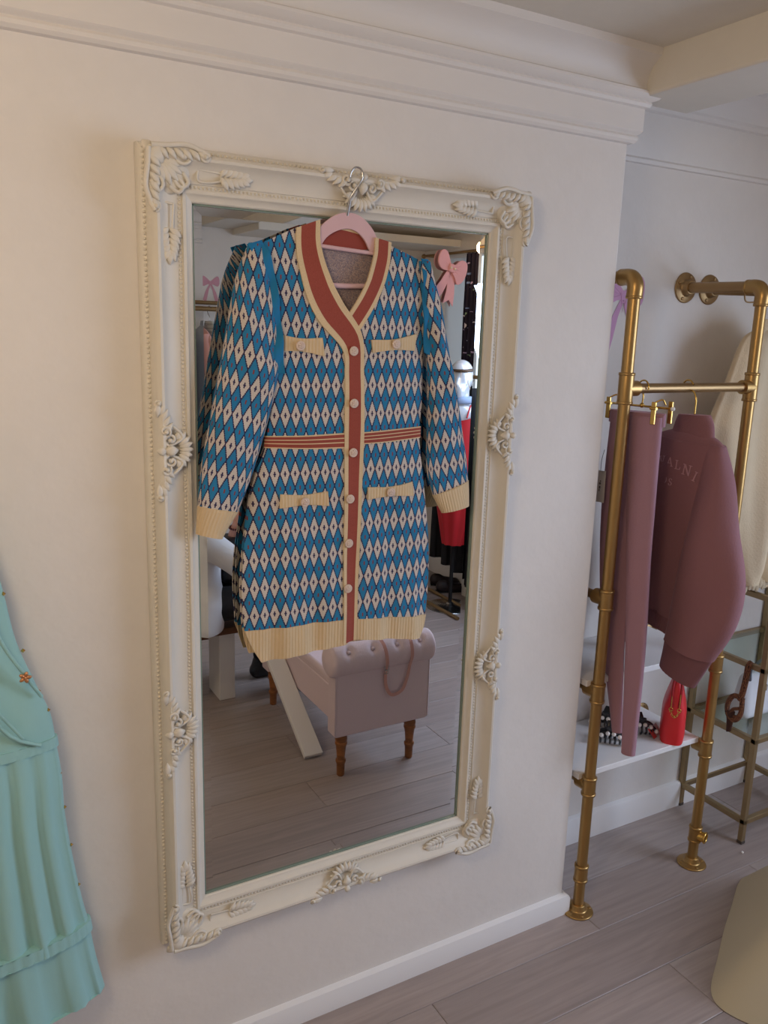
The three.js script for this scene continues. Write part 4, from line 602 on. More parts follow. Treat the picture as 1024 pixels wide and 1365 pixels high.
// ---------------------------------------------------------------- cream cloth table near the right
{
  const t = thing('draped_table', 'cream cloth draped over a low display table on the open floor', 'table', [0.562, 0, 0.595]); t.rotation.y = Math.PI / 6;
  const m = P(0xd2c7ab, 0.9, { bumpMap: weaveBump, bumpScale: 0.0005, sheen: 0.3 });
  const top = 0.240, sq = (a, r) => { const c = Math.cos(a), s = Math.sin(a), k = Math.pow(Math.pow(Math.abs(c), 8) + Math.pow(Math.abs(s), 8), -0.125); return [c * r * k, s * r * k]; };
  const g = gridGeo(30, 200, (v, q) => { const a = q * 2 * Math.PI; if (v < 0.2) { const [x, z] = sq(a, 0.19 * v / 0.2); return [x, top, z]; } const d = (v - 0.2) / 0.8, fl = 0.19 + 0.006 * Math.min(1, d * 6) + 0.150 * d, f = d * 0.0015 * Math.sin(a * 11 + 2 * Math.sin(a * 2)); const [x, z] = sq(a, fl + f); return [x, top - d * (top - 0.008) - 0.006 * Math.min(1, d * 8), z]; }, (v, q) => [q * 2, v]);
  const mm = mergeVertices(g, 1e-5); mm.computeVertexNormals(); part('tablecloth', mm, m, t);
  part('table_frame', merge([box(-0.17, 0.17, top - 0.03, top - 0.004, -0.17, 0.17), ...[[-1, -1], [1, -1], [1, 1], [-1, 1]].map(([a, b]) => box(a * 0.15 - 0.015, a * 0.15 + 0.015, 0, top - 0.03, b * 0.15 - 0.015, b * 0.15 + 0.015))]), M(0x9a8468, 0.7), t);
}
for (const [x, z, r, l] of [[0.767, 0.067, 0.0045, 'tiny white bead lying on the floor near the metal shelf foot'], [0.601, 0.213, 0.003, 'tiny pale speck of litter lying on the open floor']]) { const b = thing('floor_bead', l, 'bead', [x, r, z]); part('bead', new THREE.SphereGeometry(r, 8, 6), mGlossWhite, b); }
// ================================================================ the side of the shop that the mirror shows
// ---------------------------------------------------------------- pink velvet bench with rolled arms
{
  const b = thing('velvet_bench', 'dusty pink velvet bench with tufted rolled arms and turned wooden legs', 'bench', [-0.085, 0, 1.03]);
  const vel = P(0xe2cdd2, 0.85, { bumpMap: fuzz, bumpScale: 0.0006, sheen: 0.9, sheenColor: new THREE.Color(0xead2d6), sheenRoughness: 0.45 });
  const L = 0.78, hwid = 0.212;
  part('seat', merge([rbox(-hwid + 0.052, hwid - 0.052, 0.182, 0.335, 0.02, L - 0.02, 0.010, 3), rbox(-hwid + 0.054, hwid - 0.054, 0.318, 0.375, 0.06, L - 0.06, 0.022, 4)]), vel, b);
  for (const [z0, dir] of [[0, 1], [L, -1]]) {
    const arm = part('end_panel', rbox(-hwid, hwid, 0.181, 0.470, Math.min(z0, z0 + dir * 0.075), Math.max(z0, z0 + dir * 0.075), 0.010, 3), vel, b);
    // rolled, tufted top
    const n = 60, m = 28, zr = z0 + dir * 0.040, yr = 0.492, R = 0.066;
    const g = gridGeo(n, m, (t, q) => {
      const x = -hwid - 0.028 + t * (2 * hwid + 0.056), a = q * 2 * Math.PI, e = Math.min(1, Math.min(t, 1 - t) * 16), re = Math.sqrt(1 - Math.pow(1 - e, 2)) * 0.35 + 0.65 * Math.min(1, e * 3);
      let d = 0; for (const bx of [-0.16, -0.055, 0.055, 0.16]) for (const ba of [dir > 0 ? 0.75 * Math.PI : 0.25 * Math.PI]) { const da = Math.atan2(Math.sin(a - ba), Math.cos(a - ba)); d += 0.016 * Math.exp(-Math.pow((x - bx) / 0.017, 2) - Math.pow(da / 0.22, 2)) + 0.004 * Math.exp(-Math.pow((x - bx) / 0.010, 2) - Math.pow(da / 1.0, 2)); }
      const r = R * Math.max(0.02, re) - d; return [x, yr + Math.sin(a) * r, zr + Math.cos(a) * r];
    }, (t, q) => [t * 0.5, q * 0.4]);
    const w = mergeVertices(g, 1e-5); w.computeVertexNormals(); part('arm_roll', w, vel, b);
    for (const bx of [-0.16, -0.055, 0.055, 0.16]) part('tuft_button', new THREE.SphereGeometry(0.008, 10, 8).translate(bx, yr + Math.sin(0.75 * Math.PI) * (R - 0.012), zr + (dir > 0 ? -1 : 1) * Math.cos(0.25 * Math.PI) * (R - 0.012)), vel, b);
  }
  const pip = merge([[-1, 0.0], [1, 0.0]].map(([s]) => tube([[s * hwid, 0.19, 0.004], [s * hwid, 0.44, 0.004]], 0.004, 6, 6))); part('piping', pip, vel, b);
  const leg = lathe([[0, 0], [0.013, 0], [0.016, 0.004], [0.017, 0.05], [0.021, 0.062], [0.021, 0.070], [0.016, 0.074], [0.019, 0.11], [0.022, 0.132], [0.025, 0.138], [0.025, 0.146], [0.021, 0.150], [0.025, 0.156], [0.025, 0.166], [0.022, 0.170], [0.024, 0.183], [0, 0.183]], 20);
  const wood = M(0xf0c090, 0.45, { map: woodMap });
  for (const x of [-0.168, 0.150]) for (const z of [0.035, L - 0.035]) { const m = part('leg', leg, wood, b); m.position.set(x, 0, z); }
  const s = thing('belt_strap', 'thin pink leather strap with silver buckle draped over the bench arm', 'strap', [0, 0, 0]);
  const pts = [[-0.105, 0.52, 1.125], [-0.105, 0.562, 1.075], [-0.100, 0.545, 1.015], [-0.092, 0.480, 0.997], [-0.088, 0.42, 1.018], [-0.080, 0.36, 1.018], [-0.055, 0.325, 1.018], [-0.010, 0.335, 1.018], [0.012, 0.38, 1.018], [0.020, 0.44, 1.012], [0.022, 0.490, 0.997], [0.020, 0.548, 1.015], [0.020, 0.564, 1.070]];
  const cv = new THREE.CatmullRomCurve3(pts.map((q) => V3(...q)), false, 'centripetal');
  part('strap', gridGeo(90, 4, (t, q) => { const c = cv.getPoint(t), tg = cv.getTangent(t), sd = V3(0, 0, 1).cross(tg); if (sd.length() < 0.1) sd.set(1, 0, 0); sd.normalize(); const k = [[-1, 0], [1, 0], [1, 1], [-1, 1], [-1, 0]][Math.round(q * 4)]; return [c.x + sd.x * 0.0065 * k[0], c.y + sd.y * 0.0065 * k[0], c.z + sd.z * 0.0065 * k[0] - 0.0025 * k[1]]; }, (t, q) => [t, q]), M(0xcf9c92, 0.5), s);
  part('buckle', merge([new THREE.TorusGeometry(0.012, 0.0022, 6, 4).rotateZ(Math.PI / 4).translate(-0.089, 0.450, 1.003), new THREE.TorusGeometry(0.009, 0.002, 6, 4).rotateZ(Math.PI / 4).translate(-0.089, 0.432, 1.006)]), mSilver, s);
}
// ---------------------------------------------------------------- white board leaning on the low wooden bench, and that bench
{
  const b = thing('white_board', 'narrow white painted board leaning on the low wooden bench', 'board', [-0.293, 0, 1.240]);
  const ang = Math.atan2(0.40, 0.62), g = rbox(-0.041, 0.041, 0, 0.022, 0, 0.745, 0.003, 2).rotateX(-ang); part('plank', g, mGlossWhite, b);
  const w = thing('low_bench', 'low wooden bench with white slab legs under the seated person', 'bench', [-0.640, 0, 2.07]);
  part('seat_plank', rbox(-0.42, 0.330, 0.338, 0.372, -0.185, 0.185, 0.005, 2), M(0xa98560, 0.5, { map: woodMap }), w);
  for (const x of [-0.36, 0.205]) part('slab_leg', rbox(x - 0.032, x + 0.045, 0, 0.338, -0.155, 0.155, 0.004, 2), mGlossWhite, w);
}
// ---------------------------------------------------------------- seated person
function sdfMesh(bones, min, size, res, k) {
  const mc = new MarchingCubes(res, new THREE.MeshBasicMaterial(), false, false, 400000); mc.isolation = 0;
  const h = size / res; let q = 0;
  const seg = bones.map(([a, b, r1, r2, sc]) => ({ a, r1, r2, d: [b[0] - a[0], b[1] - a[1], b[2] - a[2]], l2: (b[0] - a[0]) ** 2 + (b[1] - a[1]) ** 2 + (b[2] - a[2]) ** 2 || 1e-9, sc: sc ?? [1, 1, 1] }));
  for (let z = 0; z < res; z++) for (let y = 0; y < res; y++) for (let x = 0; x < res; x++) {
    const p = [min[0] + (x - 0) * h, min[1] + y * h, min[2] + z * h]; let s = 0;
    for (const e of seg) { const v = [p[0] - e.a[0], p[1] - e.a[1], p[2] - e.a[2]], t = clamp((v[0] * e.d[0] + v[1] * e.d[1] + v[2] * e.d[2]) / e.l2, 0, 1); const dd = Math.hypot((v[0] - e.d[0] * t) / e.sc[0], (v[1] - e.d[1] * t) / e.sc[1], (v[2] - e.d[2] * t) / e.sc[2]) - (e.r1 + (e.r2 - e.r1) * t); s += Math.exp(-dd / k); }
    mc.field[q++] = k * Math.log(s + 1e-30);
  }
  mc.update(); const n = mc.count, pos = new Float32Array(n * 3), nor = new Float32Array(n * 3);
  for (let i = 0; i < n; i++) for (let c = 0; c < 3; c++) { pos[i * 3 + c] = min[c] + (mc.positionArray[i * 3 + c] + 1) / 2 * size; nor[i * 3 + c] = mc.normalArray[i * 3 + c]; }
  const g = new THREE.BufferGeometry(); g.setAttribute('position', new THREE.BufferAttribute(pos, 3)); g.setAttribute('uv', new THREE.BufferAttribute(new Float32Array(n * 2), 2));
  const w = mergeVertices(g, 1e-5); w.computeVertexNormals(); return w;
}
{
  const p = thing('person', 'person in white top and black trousers seated on the low wooden bench, hand raised', 'person', [-0.560, 0.372, 1.99]);
  const skin = P(0xc99480, 0.6), white = M(0xdedfe3, 0.9, { bumpMap: weaveBump, bumpScale: 0.0004 }), black = M(0x1a1a1f, 0.9), hair = M(0x2b1d17, 0.7);
  const S = { hipL: [0, 0.11, -0.085], hipR: [0, 0.11, 0.085], kneeL: [0.40, 0.115, -0.085], kneeR: [0.40, 0.115, 0.10], anL: [0.42, -0.29, -0.085], anR: [0.38, -0.29, 0.11], toL: [0.54, -0.342, -0.095], toR: [0.50, -0.342, 0.115], ch: [0.01, 0.36, 0], nk: [0.02, 0.50, 0], hd: [0.05, 0.635, 0], shL: [0.0, 0.445, -0.165], shR: [0.0, 0.445, 0.165], elL: [0.19, 0.295, -0.20], elR: [0.20, 0.26, 0.12], wrL: [0.40, 0.27, -0.10], wrR: [0.205, 0.475, -0.03] };
  const body = sdfMesh([[S.hipL, S.kneeL, 0.072, 0.050], [S.hipR, S.kneeR, 0.072, 0.050], [S.kneeL, S.anL, 0.050, 0.034], [S.kneeR, S.anR, 0.050, 0.034], [S.anL, S.toL, 0.036, 0.026], [S.anR, S.toR, 0.036, 0.026], [[0, 0.12, 0], S.ch, 0.10, 0.105, [0.9, 1, 1.15]], [S.ch, S.nk, 0.09, 0.048], [S.nk, S.hd, 0.045, 0.05], [S.shL, S.elL, 0.046, 0.038], [S.elL, S.wrL, 0.036, 0.024], [S.shR, S.elR, 0.046, 0.038], [S.elR, S.wrR, 0.036, 0.024], [S.shL, S.shR, 0.05, 0.05]], [-0.32, -0.40, -0.55], 1.12, 92, 0.010);
  const head = sdfMesh([[[0.045, 0.665, 0], [0.05, 0.665, 0], 0.088, 0.088, [0.98, 1.12, 0.86]], [[0.085, 0.585, 0], [0.10, 0.60, 0], 0.040, 0.040], [[0.135, 0.642, 0], [0.146, 0.625, 0], 0.011, 0.014], [[0.03, 0.645, -0.078], [0.025, 0.665, -0.082], 0.014, 0.016], [[0.03, 0.645, 0.078], [0.025, 0.665, 0.082], 0.014, 0.016], [[0.118, 0.588, -0.014], [0.118, 0.588, 0.014], 0.012, 0.012], [[0.115, 0.672, -0.034], [0.115, 0.672, 0.034], 0.016, 0.016]], [-0.1, 0.50, -0.16], 0.32, 64, 0.006);
  const hand = (w, dir, palmN, curl) => {           // five fingers from the end of a palm
    const d = V3(...dir).normalize(), n = V3(...palmN).normalize(), sd = d.clone().cross(n).normalize(), W = V3(...w), at = (a, b, c) => W.clone().addScaledVector(d, a).addScaledVector(sd, b).addScaledVector(n, c).toArray(), bs = [];
    for (const o of [-0.024, -0.008, 0.008, 0.024]) bs.push([at(0, o * 0.6, 0), at(0.080, o, 0), 0.014, 0.012]);
    [[-0.026, 0.055], [-0.009, 0.070], [0.009, 0.074], [0.026, 0.064]].forEach(([o, l]) => { const a = at(0.085, o, 0), b = at(0.085 + l * 0.5 * Math.cos(curl), o * 1.15, l * 0.5 * Math.sin(curl)), c = at(0.085 + l * 0.5 * Math.cos(curl) + l * 0.5 * Math.cos(curl * 2.2), o * 1.2, l * 0.5 * Math.sin(curl) + l * 0.5 * Math.sin(curl * 2.2)); bs.push([a, b, 0.0095, 0.0088], [b, c, 0.0088, 0.0076]); });
    bs.push([at(0.025, 0.026, 0), at(0.060, 0.054, 0.014), 0.013, 0.0105], [at(0.060, 0.054, 0.014), at(0.090, 0.060, 0.026), 0.0105, 0.0085]);
    const c = at(0.07, 0, 0.01); return sdfMesh(bs, [c[0] - 0.13, c[1] - 0.13, c[2] - 0.13], 0.26, 72, 0.0035);
  };
  const hR = hand(S.wrR, [0.15, 0.95, -0.15], [-0.9, 0.1, -0.3], 0.6), hL = hand(S.wrL, [0.9, -0.15, 0.35], [0, -1, 0.1], 0.4);
  part('body', mergeGeometries([body, head, hR, hL].map(plain)), skin, p);
  part('top', sdfMesh([[[0, 0.09, 0], S.ch, 0.128, 0.122, [0.92, 1, 1.18]], [[-0.02, 0.03, 0], [0, 0.12, 0], 0.150, 0.136, [0.98, 1, 1.5]], [S.ch, [0.015, 0.45, 0], 0.11, 0.078], [S.shL, S.shR, 0.064, 0.064], [S.shL, S.elL, 0.064, 0.056], [S.elL, [0.37, 0.275, -0.115], 0.056, 0.040], [S.shR, S.elR, 0.064, 0.056], [S.elR, [0.203, 0.36, 0.055], 0.054, 0.044]], [-0.34, 0.003, -0.40], 0.80, 84, 0.012), white, p);
  part('trousers', sdfMesh([[[-0.02, 0.085, -0.07], [-0.02, 0.085, 0.07], 0.10, 0.10, [1, 0.85, 1]], [S.hipL, S.kneeL, 0.086, 0.066], [S.hipR, S.kneeR, 0.086, 0.066], [S.kneeL, [0.415, -0.25, -0.085], 0.066, 0.052], [S.kneeR, [0.385, -0.25, 0.11], 0.066, 0.052]], [-0.30, -0.36, -0.45], 0.90, 80, 0.008), black, p);
  for (const [a, t] of [[S.anL, S.toL], [S.anR, S.toR]]) part('shoe', sdfMesh([[[a[0] - 0.03, -0.335, a[2]], [t[0] + 0.01, -0.344, t[2]], 0.038, 0.027, [1, 1, 1.05]], [[a[0] - 0.005, -0.29, a[2]], [a[0] + 0.03, -0.325, a[2]], 0.045, 0.036]], [a[0] - 0.14, -0.46, a[2] - 0.16], 0.32, 44, 0.008), M(0x201c1c, 0.5), p);
  part('hair', sdfMesh([[[0.015, 0.695, 0], [0.02, 0.695, 0], 0.098, 0.098, [1, 1.05, 0.92]], [[-0.03, 0.66, 0], [-0.055, 0.50, 0], 0.075, 0.055, [0.8, 1, 1.1]]], [-0.2, 0.38, -0.22], 0.46, 48, 0.01), hair, p);
  const br = []; for (let i = 0; i < 16; i++) { const a = i / 16 * 6.283; br.push(new THREE.SphereGeometry(0.0058, 8, 6).translate(S.wrR[0] - 0.006 + Math.cos(a) * 0.030, S.wrR[1] - 0.022 + Math.sin(a) * 0.004, S.wrR[2] + 0.006 + Math.sin(a) * 0.030)); } part('beaded_bracelet', merge(br), M(0x5a2a2a, 0.4), p);
  const b = thing('black_handbag', 'black leather handbag with tan strap and gold ring on the seated person lap', 'handbag', [-0.330, 0.562, 2.02]);
  const g = new RoundedBoxGeometry(0.20, 0.22, 0.14, 5, 0.03); part('body', g.translate(0, 0.105, 0), P(0x17151a, 0.4, { clearcoat: 0.2 }), b);
  part('strap', tube([[-0.105, 0.175, -0.076], [-0.04, 0.150, -0.080], [0.04, 0.140, -0.080], [0.104, 0.150, -0.072]], 0.009, 24, 8), M(0xa87358, 0.5), b);
  part('ring_handle', new THREE.TorusGeometry(0.055, 0.0045, 8, 30).translate(0.02, 0.09, -0.080), mBrightGold, b);
}
// ---------------------------------------------------------------- far clothes rail with hanging garments (reflected)
{
  const r = thing('far_pipe_rail', 'brass double pipe rail along the wall reflected in the mirror', 'clothes rail');
  part('rail', rod([-1.3, 1.83, 3.34], [0.55, 1.83, 3.34], 0.014, 18), mGoldDark, r); part('rail', rod([-1.3, 1.868, 3.46], [0.55, 1.868, 3.46], 0.012, 18), mGoldDark, r);
  for (const x of [-1.28, 0.53]) { part('wall_arm', merge([rod([x, 1.83, 3.34], [x, 1.83, ZF], 0.014, 16), rod([x, 1.868, 3.46], [x, 1.868, ZF], 0.012, 16)]), mGoldDark, r); const f = part('wall_flange', flange, mGoldDark, r); f.rotation.x = -Math.PI / 2; f.position.set(x, 1.83, ZF); }
  const stripeT = tex(16, 64, (u, v) => ((v * 8) % 1 < 0.25 ? [150, 156, 154] : [196, 200, 196])); stripeT.repeat.set(1, 6);
  const specs = [[-0.62, 'pale grey long shirt on the reflected rail', 0xb9bdc4, null, 0.85], [-0.40, 'ivory blouse on the reflected rail', 0xe0d6c8, null, 0.7], [-0.215, 'blue-grey long cardigan on the reflected rail beside a pink jacket', 0xa0a6b2, null, 0.95], [-0.115, 'soft pink and peach jacket on the reflected rail', 0xdca79e, null, 0.62], [-0.030, 'grey-green fine striped shirt on the reflected rail', 0xffffff, stripeT, 0.75], [0.10, 'pale sage hanging top at the end of the reflected rail', 0xb4bdb2, null, 0.7]];
  for (const [x, label, col, map, len] of specs) {
    const g = thing('hanging_garment', label, 'garment', [x, 0, 3.34], 'garments on the reflected rail'); g.rotation.y = -Math.PI / 2 - 0.25;
    const m = M(col, 0.9, map ? { map } : { bumpMap: weaveBump, bumpScale: 0.0003 }), y = 1.735;
    const Lp = [[-0.05, y], [-0.14, y - 0.045], [-0.19, y - 0.12], [-0.165, y - 0.25], [-0.17, y - len * 0.7], [-0.18, y - len]];
    part('body', limb(Lp, Lp.map(([a, b]) => [-a, b]), { nT: 36, nA: 40, depth: (t) => 0.012 + 0.022 * Math.min(1, t * 3), fold: (th, t) => 0.22 * Math.sin(th * 6 + t * 3 + x * 20) * t }), m, g);
    for (const s of [-1, 1]) { const A = [[s * 0.15, y - 0.05], [s * 0.20, y - 0.22], [s * 0.205, y - 0.40], [s * 0.19, y - 0.56]], B = A.map(([a, b], i) => [a - s * (0.055 + 0.02 * (i === 1)), b - 0.01]); part('sleeve', s > 0 ? limb(B, A, { nT: 20, nA: 18, depth: 0.028, zc: () => 0.012 }) : limb(A, B, { nT: 20, nA: 18, depth: 0.028, zc: () => 0.012 }), m, g); }
    part('collar', limb([[-0.045, y + 0.025], [-0.055, y]], [[0.045, y + 0.025], [0.055, y]], { nT: 4, nA: 20, depth: 0.018 }), m, g);
    part('hanger_hook', tube([[0, y, 0], [0, y + 0.05, 0], [0.018, y + 0.07, 0], [0.020, y + 0.10, 0], [0, y + 0.113, 0], [-0.018, y + 0.10, 0]], 0.002, 30, 6), mSilver, g);
  }
}
// ---------------------------------------------------------------- dark floral curtain at the window
{
  const c = thing('window_curtain', 'dark plum curtain printed with pale petals and crescents at the window', 'curtain');
  const cv = document.createElement('canvas'); cv.width = 256; cv.height = 1024; const x = cv.getContext('2d'); x.fillStyle = '#2b2438'; x.fillRect(0, 0, 256, 1024);
  for (let i = 0; i < 46; i++) { const a = rnd() * 256, b = rnd() * 1024, s = rr(10, 22), r = rnd() * 6.28; x.save(); x.translate(a, b); x.rotate(r); x.fillStyle = ['#e9d5e6', '#cdb7df', '#f3ecf6', '#9fbf9a', '#8fa7d8'][Math.floor(rnd() * 5)]; x.beginPath(); if (i % 2) { x.arc(0, 0, s, -1.2, 1.2); x.arc(-s * 0.45, 0, s * 0.95, 0.95, -0.95, true); } else x.ellipse(0, 0, s, s * 0.45, 0, 0, 7); x.fill(); x.restore(); }
  const t = new THREE.CanvasTexture(cv); t.colorSpace = THREE.SRGBColorSpace; t.wrapS = t.wrapT = THREE.RepeatWrapping;
  const g = gridGeo(30, 80, (v, u) => { const z = 2.78 + u * 0.20, y = 2.235 - v * 0.735; return [1.566 + 0.018 * Math.sin(u * 2 * Math.PI * 4.5 + 0.4 * Math.sin(v * 3)) * (0.7 + 0.3 * v), y, z]; }, (v, u) => [u, 1 - v]);
  g.computeVertexNormals(); part('cloth', g, M(0xffffff, 0.9, { map: t }), c);
  part('curtain_pole', merge([rod([1.566, 2.245, 0.7], [1.566, 2.245, 3.5], 0.009, 14), ...[0.72, 3.48].map((z) => rod([1.566, 2.245, z], [XR, 2.245, z], 0.007, 10)), ...[0.7, 3.5].map((z) => new THREE.SphereGeometry(0.016, 12, 9).translate(1.566, 2.245, z))]), mGoldDark, c);
}
// ---------------------------------------------------------------- mannequin in red, black dresses on a rack, shoes
{
  const m = thing('mannequin', 'silvery white mannequin with jewelled headband wearing a narrow red slip dress', 'mannequin', [1.305, 0, 2.60]); m.rotation.y = -2.3;
  const sil = P(0xdfe3ea, 0.15, { clearcoat: 1, metalness: 0.15 });
  const head = sdfMesh([[[0, 1.475, 0], [0, 1.478, -0.012], 0.082, 0.086, [0.88, 1.15, 1]], [[0, 1.385, 0.045], [0, 1.40, 0.050], 0.040, 0.042], [[0, 1.46, 0.085], [0, 1.435, 0.098], 0.010, 0.013], [[0, 1.39, -0.01], [0, 1.29, -0.02], 0.052, 0.056], [[-0.10, 1.255, -0.015], [0.10, 1.255, -0.015], 0.055, 0.055]], [-0.2, 1.19, -0.2], 0.40, 64, 0.008);
  part('head', head, sil, m);
  part('torso', sdfMesh([[[-0.11, 1.245, -0.01], [0.11, 1.245, -0.01], 0.055, 0.055], [[0, 1.22, 0], [0, 1.0, 0.005], 0.105, 0.092, [1.15, 1, 0.85]], [[0, 1.0, 0], [0, 0.82, 0], 0.092, 0.118, [1.15, 1, 0.85]]], [-0.3, 0.70, -0.3], 0.62, 64, 0.012), sil, m);
  const red = M(0xc8202a, 0.55);
  part('slip_dress', gridGeo(50, 60, (t, q) => { const a = q * 2 * Math.PI, y = 1.235 - t * 0.815, w = 0.136 - 0.016 * Math.min(1, t / 0.2) - 0.055 * Math.max(0, (t - 0.62) / 0.38), f = 1 + 0.10 * Math.sin(a * 8) * t; return [Math.cos(a) * w * f, y + (t < 0.02 ? 0.02 * Math.cos(a * 2) : 0), Math.sin(a) * w * 0.80 * f]; }, (t, q) => [q, t]), red, m);
  m.children[2].geometry.computeVertexNormals();
  part('dress_strap', merge([-1, 1].map((s) => tube([[s * 0.07, 1.235, 0.09], [s * 0.075, 1.305, 0.02], [s * 0.07, 1.24, -0.085]], 0.005, 16, 6))), red, m);
  const hb = [new THREE.TorusGeometry(0.086, 0.0095, 8, 40).rotateX(Math.PI / 2 + 0.08).scale(0.93, 1, 1.08).translate(0, 1.520, -0.006)]; part('headband', merge(hb), M(0x5a4636, 0.45, { metalness: 0.5 }), m);
  const ch = []; for (const a of [-0.7, -0.25, 0.25, 0.7]) ch.push(tube([[Math.sin(a) * 0.083, 1.515, Math.cos(a) * 0.092], [Math.sin(a) * 0.090, 1.46, Math.cos(a) * 0.102], [Math.sin(a * 1.4) * 0.088, 1.405, Math.cos(a * 1.4) * 0.10]], 0.0016, 16, 5)); part('headband_chain', merge(ch), M(0xc09a72, 0.3, { metalness: 0.9 }), m);
  part('neck_scarf', new THREE.TorusGeometry(0.062, 0.018, 10, 36).rotateX(Math.PI / 2).scale(1, 1.2, 1).translate(0, 1.335, -0.008), M(0x9db0cf, 0.8), m);
  part('stand_pole', rod([0, 0.02, 0], [0, 0.74, 0], 0.012, 14), mBlack, m); part('stand_base', lathe([[0, 0], [0.15, 0], [0.15, 0.006], [0.03, 0.014], [0.02, 0.03], [0, 0.03]], 32), mSilver, m);
  // rack
  const r = thing('floor_rail', 'low brass floor rack with long base bars under the black dresses', 'clothes rack');
  const bar = (a, b, q = 0.011) => rod(a, b, q, 12);
  for (const [x, z0, z1] of [[1.205, 2.36, 3.05], [1.36, 2.42, 3.20]]) part('base_bar', bar([x, 0.012, z0], [x, 0.012, z1]), mGoldDark, r);
  part('rack_rail', bar([1.535, 1.47, 1.95], [1.535, 1.47, 3.30], 0.012), mGoldDark, r);
  for (const z of [1.97, 3.28]) part('upright', bar([1.50, 0.0, z], [1.535, 1.47, z], 0.012), mGoldDark, r);
  part('base_bar', bar([1.36, 0.012, 3.19], [1.535, 0.012, 3.28]), mGoldDark, r);
  [2.42, 2.55, 2.68, 2.81, 2.94, 3.08].forEach((z, i) => {
    const g = thing('black_dress', 'long black dress hanging in the row below the window', 'dress', [1.535, 0, z], 'black dresses below the window'); g.rotation.y = -0.25 + 0.1 * Math.sin(i * 3);
    const Lp = [[-0.035, 1.40], [-0.08, 1.36], [-0.085, 1.20], [-0.075, 1.0], [-0.085, 0.6], [-0.09, 0.16 + 0.02 * (i % 3)]];
    part('body', limb(Lp, Lp.map(([a, b]) => [-a, b]), { nT: 36, nA: 44, depth: (t) => 0.02 + 0.028 * t, fold: (th, t) => 0.3 * Math.sin(th * 8 + i) * t }), M(0x17171b, 0.9), g);
    part('hanger_hook', tube([[0, 1.39, 0], [0, 1.44, 0], [0.018, 1.455, 0], [0.016, 1.483, 0], [0, 1.488, 0], [-0.016, 1.478, 0]], 0.002, 20, 6), mSilver, g);
  });
  for (const [x, z, a] of [[1.50, 2.86, 0.3], [1.545, 3.00, 0.5]]) { const s = thing('shoe', 'dark low shoe on the floor under the black dresses', 'shoe', [x, 0, z], 'dark shoes under the rack'); s.rotation.y = a; part('upper', sdfMesh([[[-0.08, 0.034, 0], [0.06, 0.026, 0], 0.036, 0.028], [[-0.08, 0.05, 0], [-0.06, 0.05, 0], 0.03, 0.03]], [-0.15, -0.13, -0.15], 0.30, 40, 0.006), M(0x2a2024, 0.5), s); part('sole', rbox(-0.112, 0.086, 0, 0.010, -0.032, 0.032, 0.004, 2), mBlack, s); }
  const bx = thing('white_box', 'small white cardboard box on the floor below the window', 'box', [1.56, 0, 2.72]); part('carton', rbox(-0.045, 0.045, 0, 0.075, -0.05, 0.05, 0.002, 1), mGlossWhite, bx); part('lid', rbox(-0.048, 0.048, 0.062, 0.085, -0.053, 0.053, 0.002, 1), mGlossWhite, bx);
}
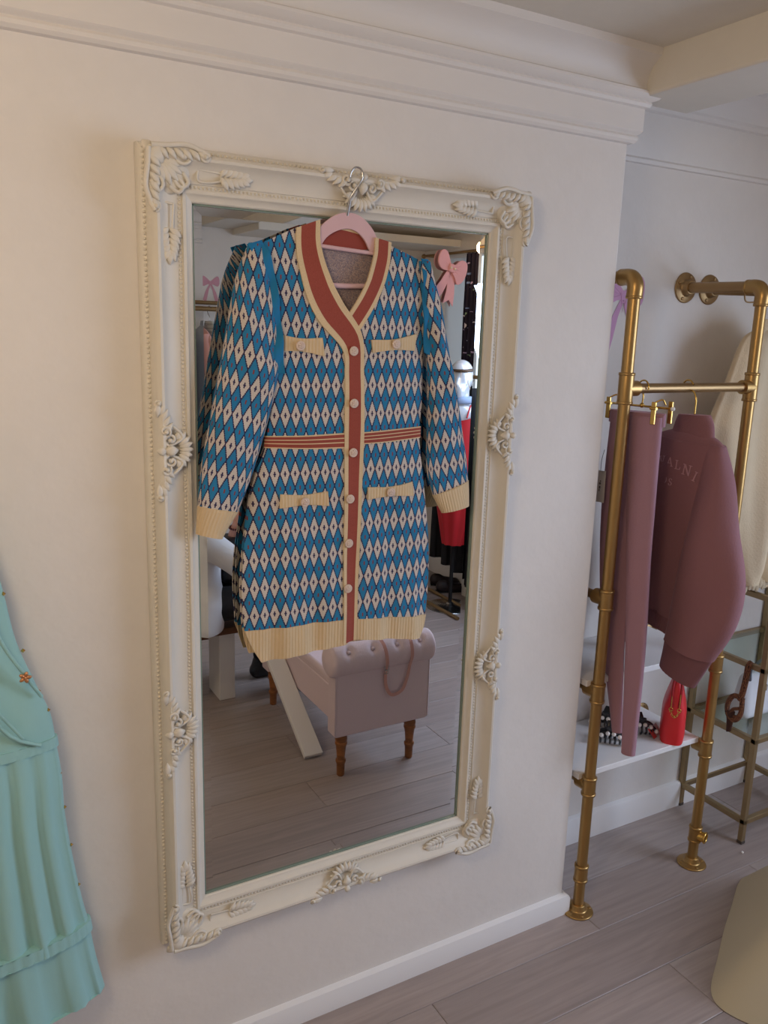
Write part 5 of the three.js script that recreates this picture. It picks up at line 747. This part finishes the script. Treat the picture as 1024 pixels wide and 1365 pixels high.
// ---------------------------------------------------------------- lamps
{
  const warm = new THREE.Color(1.0, 0.66, 0.34);
  // spot lamp near the window end, caught in the mirror's corner
  const s = thing('ceiling_spotlight', 'warm glowing ceiling spot lamp reflected in the mirror corner', 'lamp', [1.42, CR, 2.60]);
  part('mount', lathe([[0, 0], [0.04, 0], [0.04, -0.02], [0, -0.022]], 24), mGlossWhite, s); part('stem', rod([0, -0.02, 0], [0, -0.15, 0], 0.006, 10), mGlossWhite, s);
  part('lamp_shade', lathe([[0.018, -0.14], [0.030, -0.15], [0.055, -0.24], [0.058, -0.245], [0.052, -0.24], [0.026, -0.155]], 28), mGlossWhite, s);
  part('bulb', new THREE.SphereGeometry(0.034, 18, 14).translate(0, -0.225, 0), new THREE.MeshStandardMaterial({ color: 0xffe2b8, emissive: warm, emissiveIntensity: 6 }), s);
  const l = new THREE.PointLight(warm, 0.35, 0, 2); l.position.set(1.42, CR - 0.285, 2.60); l.castShadow = true; l.shadow.radius = 2; scene.add(l);
  // chandelier above the room's left side, behind the camera
  const c = thing('crystal_chandelier', 'warm crystal chandelier hanging behind the viewpoint', 'chandelier', [-1.90, CL, 1.30]);
  part('ceiling_rose', lathe([[0, 0], [0.06, 0], [0.055, -0.02], [0.01, -0.03], [0, -0.03]], 24), mGold, c); part('chain', rod([0, -0.02, 0], [0, -0.22, 0], 0.004, 8), mGold, c);
  part('ring', new THREE.TorusGeometry(0.17, 0.008, 8, 48).rotateX(Math.PI / 2).translate(0, -0.30, 0), mGold, c);
  for (let i = 0; i < 5; i++) {
    const a = i * 1.2566, x = Math.cos(a) * 0.17, z = Math.sin(a) * 0.17;
    part('arm', tube([[0, -0.21, 0], [x * 0.5, -0.24, z * 0.5], [x, -0.30, z]], 0.005, 12, 6), mGold, c); part('cup', lathe([[0, 0], [0.016, 0.004], [0.018, 0.02], [0, 0.02]], 14).translate(x, -0.296, z), mGold, c);
    part('bulb', new THREE.SphereGeometry(0.026, 14, 10).scale(1, 1.35, 1).translate(x, -0.242, z), new THREE.MeshStandardMaterial({ color: 0xffe6c0, emissive: warm, emissiveIntensity: 5 }), c);
    part('crystal_drop', merge([0, 1, 2].map((k) => new THREE.OctahedronGeometry(0.010).scale(1, 1.5, 1).translate(x * (1 - 0.1 * k), -0.325 - 0.03 * k, z * (1 - 0.1 * k)))), P(0xffffff, 0.02, { transmission: 1, thickness: 0.02, ior: 1.5 }), c);
  }
  const cl = new THREE.PointLight(new THREE.Color(1.0, 0.80, 0.55), 3.5, 0, 2); cl.position.set(-1.90, CL - 0.36, 1.30); cl.castShadow = true; cl.shadow.radius = 9; scene.add(cl);
}
renderer.render(scene, camera);
